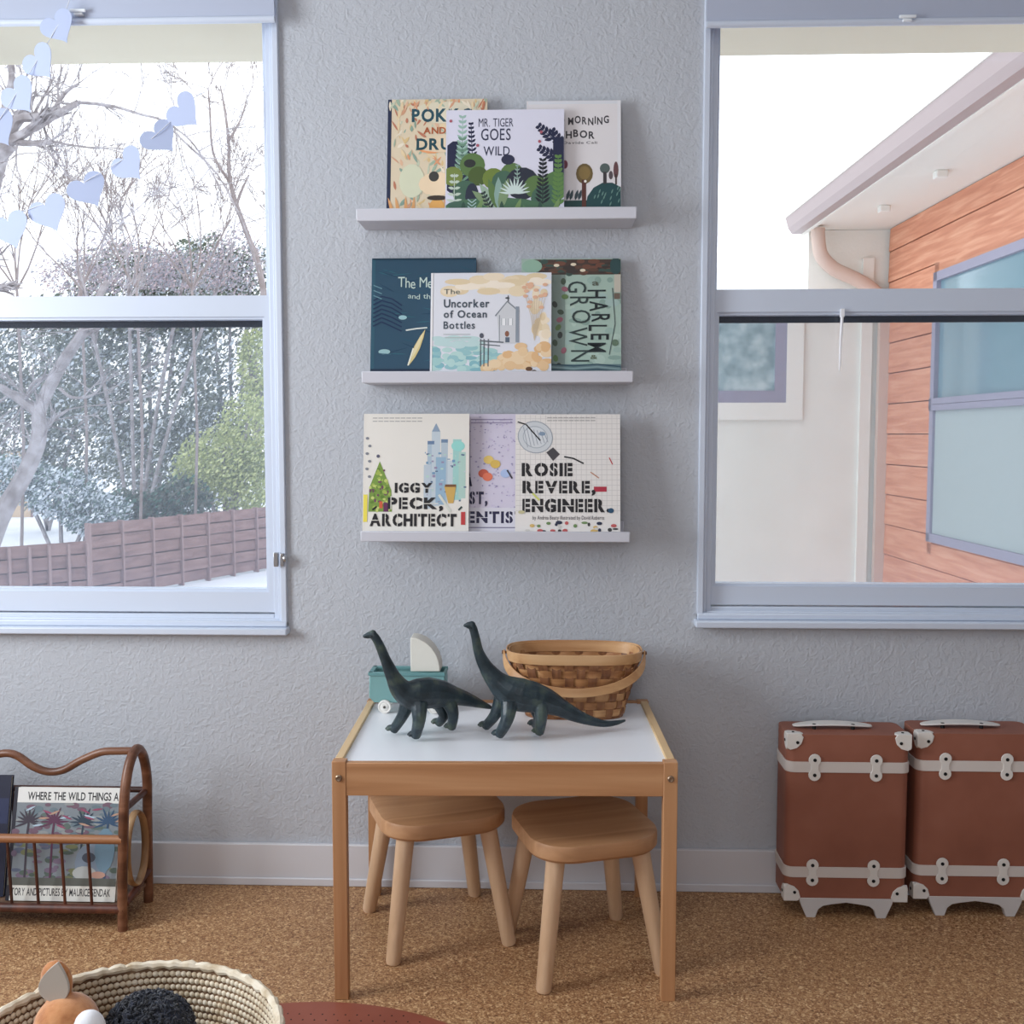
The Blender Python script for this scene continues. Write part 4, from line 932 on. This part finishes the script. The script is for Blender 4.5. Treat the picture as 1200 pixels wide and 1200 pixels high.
# fence
FW_ = noise_mat('fence_boards', [(118,92,90),(136,108,104),(150,122,118)], scale=(1,1,6), nscale=3, rough=.85)
def fence(A, Bp, h, nposts, rows_, label, m, ph=.05):
    A, Bp = Vector(A), Vector(Bp); d = (Bp-A); Ln = d.length; d.normalize(); ang = math.atan2(d.y, d.x)
    root = thing('garden_fence', tuple(A), label, 'fence', ang)
    b = B(); seg = Ln/nposts
    for k in range(nposts):
        for r in range(rows_):
            off = .010 if (k+r) % 2 else -.012; z0 = .03+r*h/rows_
            b.box((k*seg, off-.008, z0), ((k+1)*seg, off+.008, z0+h/rows_*(.91 if rows_ > 1 else .98)))
    L(B().box((0,.026,.03),(Ln,.034,.03+h*.95)), 'gap_shade', mat('fence_gap_shade',(84,62,64),.9), root, smooth=0); L(b, 'board_panel', m, root, smooth=0)  # dark sheet added behind the boards, its colour stands for shade in the gaps
    for k in range(nposts+1): L(B().box((k*seg-.013,-.045,0),(k*seg+.013,.045,h+ph)), 'post', mat('fence_post',(150,126,124),.85), root, bevel=.004)
    return root
f0 = F(101,636,-.07); f1 = F(-120,652,-.07); f1.z = GZ; f0.z = GZ
fence(f1, f0, .83, 9, 6, 'low reddish woven board fence section at the left, seen through the left window', FW_, .0)
g0, g1 = F(103,618,-.02), F(325,596,-.02); g0.z = g1.z = GZ
fence(g0, g1, .90, 7, 6, 'taller reddish woven board fence section behind the shrubs at its right', FW_, .03)

def branch(b, p, d, ln, r, depth, rnd, droop=0, spread=.6, n=4, kids=(2,3), minr=.004):
    pts = [p.copy()]; rs = [r]; q = p.copy(); dd = d.copy()
    for i in range(n):
        dd = (dd+Vector((rnd.uniform(-1,1),rnd.uniform(-1,1),rnd.uniform(-1,1)+droop))*.16).normalized()
        q = q+dd*ln/n; pts.append(q.copy()); rs.append(max(minr*.6, r*(1-.55*(i+1)/n)))
    b.tube(pts, rs, 5 if r > .02 else 3, cap=False)
    if depth <= 0: return
    for k in range(rnd.randint(*kids)+1):
        t = rnd.uniform(.35,1); i = min(n-1, int(t*n)); s0 = pts[i]+(pts[i+1]-pts[i])*(t*n-i)
        nd = (dd+Vector((rnd.uniform(-1,1),rnd.uniform(-.8,.8),rnd.uniform(-.7,1)))*spread).normalized()
        branch(b, s0, nd, ln*rnd.uniform(.5,.75), max(minr, r*.5), depth-1, rnd, droop, spread, n, kids, minr)
BARK = noise_mat('bark_grey', [(120,112,112),(150,144,146),(176,172,176)], nscale=8, rough=.95)
TWIG = noise_mat('twig_bark', [(128,116,112),(158,148,148)], nscale=6, rough=.95)
def bare_tree(label, paths, Y, seed, twig=(1.0,3), m=BARK, tw=5):
    """paths: list of (px points, start radius, end radius)"""
    rnd = random.Random(seed); b = B(); base = None
    for (pts, r0, r1) in paths:
        q = catmull([W(x, y, Y+(dy[0] if dy else 0)) for (x, y, *dy) in pts], 4); n = len(q)
        if base is None: base = q[0]
        b.tube(q, [r0+(r1-r0)*i/(n-1) for i in range(n)], 7)
        for k in range(tw):
            i = rnd.randint(n//4, n-1); d = (q[min(i+1,n-1)]-q[i-1]).normalized()
            nd = (d*.6+Vector((rnd.uniform(-1,1),rnd.uniform(-.5,.5),rnd.uniform(-.6,1)))).normalized()
            branch(b, q[i], nd, twig[0]*rnd.uniform(.5,1), max(.007, r1*.6), twig[1], rnd)
    root = thing('bare_tree', (base.x, base.y, GZ), label, 'tree')
    b.build('branches', m, root, fixn=False)
    return root
def ground(px, py, Y): p = W(px, py, Y); return p
# large branching tree with snow-dusted limbs high at the left
bare_tree('bare tree with thick crooked limbs high in the left window, behind the hearts',
  [([(-60,760),(-50,500),(-30,300),(-8,190),(10,165)],.20,.12), ([(10,165),(20,140),(60,136),(92,120)],.065,.032), ([(92,120),(130,124),(165,134),(190,141),(218,160),(238,185),(262,228)],.018,.007),
   ([(10,165),(34,168),(62,166)],.042,.026), ([(0,170),(8,120),(14,90),(10,50),(5,20)],.05,.02),([(190,141),(222,172),(255,205),(285,262),(304,320)],.012,.006),
   ([(0,190),(-10,250),(-30,300)],.05,.03),([(60,136),(75,110),(92,98)],.03,.012)], 9.0, 3, (.7,2), BARK, 7)
bare_tree('slim forked pale-barked tree leaning right beside the fence, in the lower left pane',
  [([(-30,700),(0,610),(30,555),(46,515),(47,480),(72,428),(92,398),(106,372),(118,344),(126,330)],.085,.022), ([(119,342),(138,318),(152,290),(165,258)],.009,.004), ([(121,340),(114,310),(120,285),(132,262)],.008,.003), ([(47,485),(20,466),(-10,448)],.05,.025),
   ([(66,440),(40,448),(30,468),(26,480)],.018,.010), ([(92,398),(110,388),(128,378)],.016,.008), ([(70,455),(85,466),(110,462),(125,440)],.016,.008), ([(45,505),(62,492),(80,480)],.02,.01)], 6.3, 5, (.5,2), BARK, 4)
bare_tree('tall slender bare tree at the right edge of the left window',
  [([(330,560),(318,420),(305,320),(288,270),(270,215),(268,165),(262,120),(258,100)],.06,.008), ([(290,275),(278,240),(292,205)],.03,.012), ([(270,215),(250,180),(246,130),(244,104)],.022,.010), ([(268,165),(282,140),(290,112)],.02,.008), ([(320,420),(335,300),(325,220)],.02,.01)], 12.8, 8, (.8,3), TWIG, 5)
k = 0
for (x, y, Y, lb) in ((20,560,10.6,'leaning leftmost of the thin bare trees under the hearts'),(95,560,11.6,'thin bare sapling left of the middle of the left window'),(160,560,11.0,'thin bare sapling in the middle of the left window, forked above the rail'),(225,560,12.2,'thin bare sapling right of the middle of the left window')):
    rnd = random.Random(40+k); k += 1
    p0 = W(x, y, Y); p0.z = GZ; b = B(); top = W(x, 340, Y)
    b.tube([p0, (p0+top)/2+Vector((.06,0,0)), top], [.022,.020,.018], 7)
    for q in range(6): branch(b, top, Vector((rnd.uniform(-.75,.75),rnd.uniform(-.2,.2),1)).normalized(), rnd.uniform(1.0,1.6), .015, 3, rnd, 0, .55, 5)
    root = thing('bare_sapling', tuple(p0), lb, 'tree'); b.build('branches', TWIG, root, fixn=False)

def foliage(name, blobs, n, size, mats_, parent, seed, flat=.5):
    rnd = random.Random(seed); b = B(); nb = len(mats_)
    vs, fs, ms = [], [], []
    wts = [(c[3]*c[4]*c[5])**.67 for c in blobs]
    for i in range(n):
        c = rnd.choices(blobs, wts)[0]
        a = rnd.uniform(0,2*PI); u = rnd.uniform(-1,1); s_ = math.sqrt(1-u*u); k = rnd.uniform(.55,1.05)
        p = Vector((c[0]+c[3]*k*s_*math.cos(a), c[1]+c[4]*k*s_*math.sin(a), c[2]+c[5]*k*u))
        d = Vector((rnd.gauss(0,1),rnd.gauss(0,1),rnd.gauss(0,1))).normalized(); e = d.orthogonal().normalized(); q = size*rnd.uniform(.5,1.3)
        m = len(vs); w2 = d.cross(e)
        vs += [p-e*q, p+w2*q*flat, p+e*q, p-w2*q*flat]; fs.append((m,m+1,m+2,m+3)); ms.append(rnd.randrange(nb))
    b.v, b.f, b.m = vs, fs, ms
    return b.build(name, mats_, parent, smooth=0, fixn=False)
G = lambda n, c: mat(n, c, .8)
EV = [G('leaf_a',(96,104,94)),G('leaf_b',(112,120,112)),G('leaf_c',(134,142,136)),G('leaf_d',(104,110,92)),G('leaf_snow',(206,214,222))]
CH = [G('leaf_lime_a',(184,192,132)),G('leaf_lime_b',(206,212,156)),G('leaf_lime_c',(162,174,122))]
SN = [G('leaf_s1',(96,116,118)),G('leaf_s2',(208,218,228)),G('leaf_s3',(228,236,244)),G('leaf_s4',(110,134,124))]
PK = [G('leaf_p1',(186,168,170)),G('leaf_p2',(168,160,170)),G('leaf_p3',(150,152,160))]
def bush(name, label, cat, blobs_px, n, size, mats_, seed, trunk_=None):
    bl = []
    for (x, y, Y, rx, ry) in blobs_px:
        c = W(x, y, Y); s_ = (Y-CY)/FPX; bl.append((c.x, c.y, c.z, rx*s_, rx*s_*.8, ry*s_))
    c0 = bl[0]; root = thing(name, (c0[0], c0[1], GZ), label, cat)
    foliage('foliage', bl, n, size, mats_, root, seed)
    b = B(); rnd = random.Random(seed)
    for c in bl[:4]:
        b.tube(catmull([Vector((c0[0],c0[1],GZ)), Vector((c0[0]*.6+c[0]*.4,c0[1],(GZ+c[2])*.5)), Vector((c[0],c[1],c[2]+c[5]*.5))],3), [.07*trunk_ if trunk_ else .03]*3+[.05*(trunk_ or .6)]*3+[.02], 6)
    b.build('trunk', BARK, root, fixn=False)
bush('evergreen_tree','broad dark grey-green evergreen in the middle of the left window','tree',[(175,440,16,85,120),(110,420,16,70,90),(150,340,16,70,55),(215,350,16,60,60),(190,540,16,75,60)],22000,.05,EV,1,.7)
bush('evergreen_tree','dark evergreen behind the slim forked tree at the left','tree',[(50,430,18.5,80,80),(20,500,18.5,70,70),(90,520,18.5,60,60)],13000,.055,EV,2,.7)
bush('evergreen_tree','dark evergreen rising behind the lime shrub at the right of the left window','tree',[(270,420,18.5,60,110),(240,320,18.5,50,45),(295,330,18.5,45,45),(250,540,18.5,60,70)],13000,.055,EV,3,.7)
bush('lime_shrub','lime green feathery shrub behind the fence, low in the left window','shrub',[(262,540,13.4,52,42),(235,555,13.4,38,32),(292,510,13.4,40,50),(285,575,13.4,36,36),(300,560,13.4,30,50)],9000,.035,CH,4)
bush('lime_shrub','lime green branch cluster against the right edge of the left window','shrub',[(300,430,14.9,22,50),(306,470,14.9,22,40),(292,410,14.9,14,24)],2600,.035,CH,14)
bush('snowy_shrub','snow-covered shrub beyond the low fence at the left','shrub',[(70,578,11.5,50,30),(112,602,11.5,42,28),(15,560,11.5,46,28),(125,628,11.5,22,14)],8000,.035,SN,6)
bush('evergreen_shrub','low dark green shrub right of the snow-covered one','shrub',[(150,597,12.6,38,24),(185,600,12.6,30,26),(215,585,12.6,34,28)],4500,.04,EV[:2]+[G('leaf_e',(74,112,98))],7)
bush('twiggy_shrub','mauve-grey twiggy shrub crown just above the meeting rail, left window','shrub',[(150,310,14.0,70,34),(90,325,14.0,50,24),(220,320,14.0,60,26),(275,305,14.0,36,44)],9000,.026,PK,8)
# far tan fence
far = W(-30,500,22); fr = W(34,500,22)
fence((far.x,22,-1.2),(fr.x,22,-1.2), 1.9, 2, 1, 'distant tan plank fence at the left edge, between the trunks', mat('tan_plank',(206,184,158),.8), .0)

# neighbouring wing of the house
hs = thing('house_wing', (2.22,4.6,GZ), 'house wing with orange cedar siding, white stucco and gutter in the right window', 'building')
STUC = noise_mat('white_stucco', [(226,226,218),(236,236,228)], nscale=3, rough=.9, bump=.2, bscale=60, bdist=.005)
CEDAR = mat('cedar_siding',(214,132,98),.7)
def _ced():
    N, Lk, bs = nodes(CEDAR); tc = N.new('ShaderNodeTexCoord'); mp = N.new('ShaderNodeMapping'); mp.inputs['Scale'].default_value = (2,2,30)
    Lk.new(tc.outputs['Object'], mp.inputs['Vector']); n = N.new('ShaderNodeTexNoise'); n.inputs['Scale'].default_value = 1.2; n.inputs['Detail'].default_value = 5; n.inputs['Distortion'].default_value = .8
    Lk.new(mp.outputs[0], n.inputs['Vector']); r = N.new('ShaderNodeValToRGB'); e = r.color_ramp.elements; e.new(.5)
    for i, (p, c) in enumerate([(.3,(196,128,98)),(.5,(212,146,114)),(.72,(228,170,138))]): e[i].position = p; e[i].color = lin(c)
    Lk.new(n.outputs['Fac'], r.inputs['Fac']); Lk.new(r.outputs[0], bs.inputs['Base Color'])
_ced()
EAVEW = mat('soffit_white',(232,230,222),.8); GUT = mat('gutter_pinkgrey',(172,156,154),.5); FRG = mat('frame_greymauve',(150,148,166),.5); PANE = mat('dark_pane',(120,150,160),.08,0,.8)
HZ = 2.385
def cx_(Y): return 2.2243+.035*(4.6-Y)
# stucco wall facing us: low run and the corner bay
b = B(); b.box((.35,4.6,GZ),(2.235,4.8,1.90)); b.box((1.70,4.6,1.90),(2.235,4.8,HZ)); b.build('stucco_wall', STUC, hs)
b = B(); b.hexa([(cx_(4.6),4.6,GZ),(cx_(.9),.9,GZ),(cx_(.9)+.15,.9,GZ),(cx_(4.6)+.15,4.6,GZ)], [(cx_(4.6),4.6,HZ),(cx_(.9),.9,HZ),(cx_(.9)+.15,.9,HZ),(cx_(4.6)+.15,4.6,HZ)]); b.build('cedar_wall_core', mat('sheathing',(120,72,52),.8), hs)
b = B(); z = GZ; kk = 0; rc = random.Random(5)
while z < HZ-.02:
    z1 = min(HZ-.003, z+.19); b.hexa([(cx_(4.56)-.02,4.56,z),(cx_(.9)-.02,.9,z),(cx_(.9),.9,z),(cx_(4.56),4.56,z)], [(cx_(4.56)-.014,4.56,z1),(cx_(.9)-.014,.9,z1),(cx_(.9),.9,z1),(cx_(4.56),4.56,z1)]); z = z1+.006
b.build('cedar_siding', CEDAR, hs, smooth=0)
b = B(); b.box((2.048,4.575,GZ),(2.118,4.6,2.20)); b.build('corner_board', EAVEW, hs)
b = B(); b.box((2.150,4.52,GZ),(2.218,4.575,1.98)); b.build('downspout_leg', mat('downspout_tan',(208,186,172),.6), hs)
b = B(); b.tube(catmull([(1.72,4.46,2.37),(1.725,4.46,2.30),(1.75,4.47,2.20),(1.84,4.50,2.12),(1.98,4.52,2.06),(2.09,4.54,2.00),(2.165,4.55,1.93)],5), (.045,.035), 12); b.build('downspout_elbow', mat('downspout_tan',(208,186,172),.6), hs)
# soffit, fascia, gutter, roof
gx = lambda Y: 1.548+.035*(4.6-Y)
def run(x0, x1, y0, y1, z0, z1): # slanted run following the eave
    return B().hexa([(gx(y1)+x0,y1,z0),(gx(y0)+x0,y0,z0),(gx(y0)+x1,y0,z0),(gx(y1)+x1,y1,z0)], [(gx(y1)+x0,y1,z1),(gx(y0)+x0,y0,z1),(gx(y0)+x1,y0,z1),(gx(y1)+x1,y1,z1)])
run(.13,.80,.9,4.62,2.387,2.40).build('soffit', EAVEW, hs, smooth=0)
run(.105,.13,.9,4.62,2.36,2.48).build('fascia', EAVEW, hs, smooth=0)
gb = B()
def grun(pts, y0, y1):
    n = len(pts); vs = [(gx(y1)+x, y1, z) for x, z in pts]+[(gx(y0)+x, y0, z) for x, z in pts]
    tri = tessellate_polygon([[Vector((p[0], p[1], 0)) for p in pts]])
    gb.add(vs, [tuple(t) for t in tri]+[tuple(i+n for i in t) for t in tri]+[(i,(i+1) % n,n+(i+1) % n,n+i) for i in range(n)])
grun([(.105,2.365),(.045,2.365),(.020,2.40),(.002,2.465),(.0,2.475),(.105,2.475)], .9, 4.62)
gb.build('gutter', GUT, hs, smooth=20)
run(-.004,.004,.9,4.62,2.466,2.476).build('gutter_lip', EAVEW, hs, smooth=0)
B().hexa([(gx(4.7)+.03,4.7,2.478),(gx(.9)+.03,.9,2.478),(gx(.9)+2.4,.9,3.0),(gx(4.7)+2.4,4.7,3.0)], [(gx(4.7)+.03,4.7,2.492),(gx(.9)+.03,.9,2.492),(gx(.9)+2.4,.9,3.03),(gx(4.7)+2.4,4.7,3.03)]).build('roof', mat('roof_snowy',(226,226,230),.9), hs, smooth=0)
for Y in (3.9,3.1): b = B(); b.box((cx_(Y)-.32,Y-.03,2.35),(cx_(Y)-.26,Y+.03,2.388)); b.build('soffit_light', EAVEW, hs, bevel=.006)
# cedar-side window
def side_frame(b, y0, y1, z0, z1, w_, d):
    for (a, c, e, f) in ((y0,y0+w_,z0,z1),(y1-w_,y1,z0,z1),(y0,y1,z0,z0+w_),(y0,y1,z1-w_,z1)):
        b.hexa([(cx_(c)-d,c,e),(cx_(a)-d,a,e),(cx_(a),a,e),(cx_(c),c,e)], [(cx_(c)-d,c,f),(cx_(a)-d,a,f),(cx_(a),a,f),(cx_(c),c,f)])
b = B(); side_frame(b, 2.0, 3.745, .435, 1.975, .05, .055); side_frame(b, 2.0, 3.745, 1.19, 1.26, .034, .06); wf = b.build('window_frame', FRG, hs, smooth=0)
b = B(); b.hexa([(cx_(3.70)-.030,3.70,.48),(cx_(2.05)-.030,2.05,.48),(cx_(2.05)-.024,2.05,.48),(cx_(3.70)-.024,3.70,.48)],[(cx_(3.70)-.030,3.70,1.93),(cx_(2.05)-.030,2.05,1.93),(cx_(2.05)-.024,2.05,1.93),(cx_(3.70)-.024,3.70,1.93)]); b.build('pane', PANE, wf, smooth=0)
b = B(); b.hexa([(cx_(3.70)-.040,3.70,.48),(cx_(2.05)-.040,2.05,.48),(cx_(2.05)-.038,2.05,.48),(cx_(3.70)-.038,3.70,.48)],[(cx_(3.70)-.040,3.70,1.20),(cx_(2.05)-.040,2.05,1.20),(cx_(2.05)-.038,2.05,1.20),(cx_(3.70)-.038,3.70,1.20)]); b.build('lower_screen', mat('far_screen',(168,180,180),.7), wf, smooth=0)
b = B(); side_frame(b, 1.93, 3.81, .36, 2.04, .060, .0215); b.build('window_trim', CEDAR, hs, smooth=0)
# stucco-side window
b = B()
for (x0_,x1_,z0_,z1_) in ((1.5653,1.674,1.152,2.2),(.45,1.5653,1.152,1.2645)): b.box((x0_,4.57,z0_),(x1_,4.6,min(z1_,1.85)))
b.build('window_trim', EAVEW, hs)
b = B(); b.box((1.4911,4.575,1.2645),(1.5653,4.6,1.85)); b.box((.55,4.575,1.2645),(1.4911,4.6,1.3432)); wf2 = b.build('window_frame', FRG, hs)
B().box((.55,4.59,1.3432),(1.4911,4.598,1.85)).build('pane', noise_mat('frosted_pane', [(110,134,140),(150,172,176),(190,206,208)], nscale=9, rough=.2), wf2, smooth=0)

# ------------------------------------------------------------------ light
w = bpy.data.worlds.new('sky'); scn.world = w; w.use_nodes = True
bg = w.node_tree.nodes['Background']; bg.inputs[0].default_value = (.93,.96,1,1); bg.inputs[1].default_value = 1.9
def area(name, loc, rot, sx, sy, e, col):
    l = bpy.data.lights.new(name, 'AREA'); l.shape = 'RECTANGLE'; l.size = sx; l.size_y = sy; l.energy = e; l.color = col
    o = bpy.data.objects.new(name, l); C.objects.link(o); o.location = loc; o.rotation_euler = rot; return o
area('daylight_left_window', (XL+.02,-1.29,1.4), (0,-PI/2,0), 1.15, .98, 42, (.88,.94,1))
area('rear_fill', (-.45,YF+.02,1.6), (PI/2,0,0), 1.1, 1.3, 13, (.97,.97,1))  # added fill from behind the camera; the wall there has no window
area('ceiling_fill', (-.1,-1.9,ZC-.02), (0,0,0), .5, .5, 3, (1,.93,.84))  # added weak warm fill from overhead, no real fixture
scn.view_settings.view_transform = 'Standard'; scn.view_settings.look = 'None'; scn.view_settings.exposure = .32; scn.view_settings.gamma = 1
scn.cycles.use_denoising = True
scn.cycles.max_bounces = 8; scn.cycles.transparent_max_bounces = 16
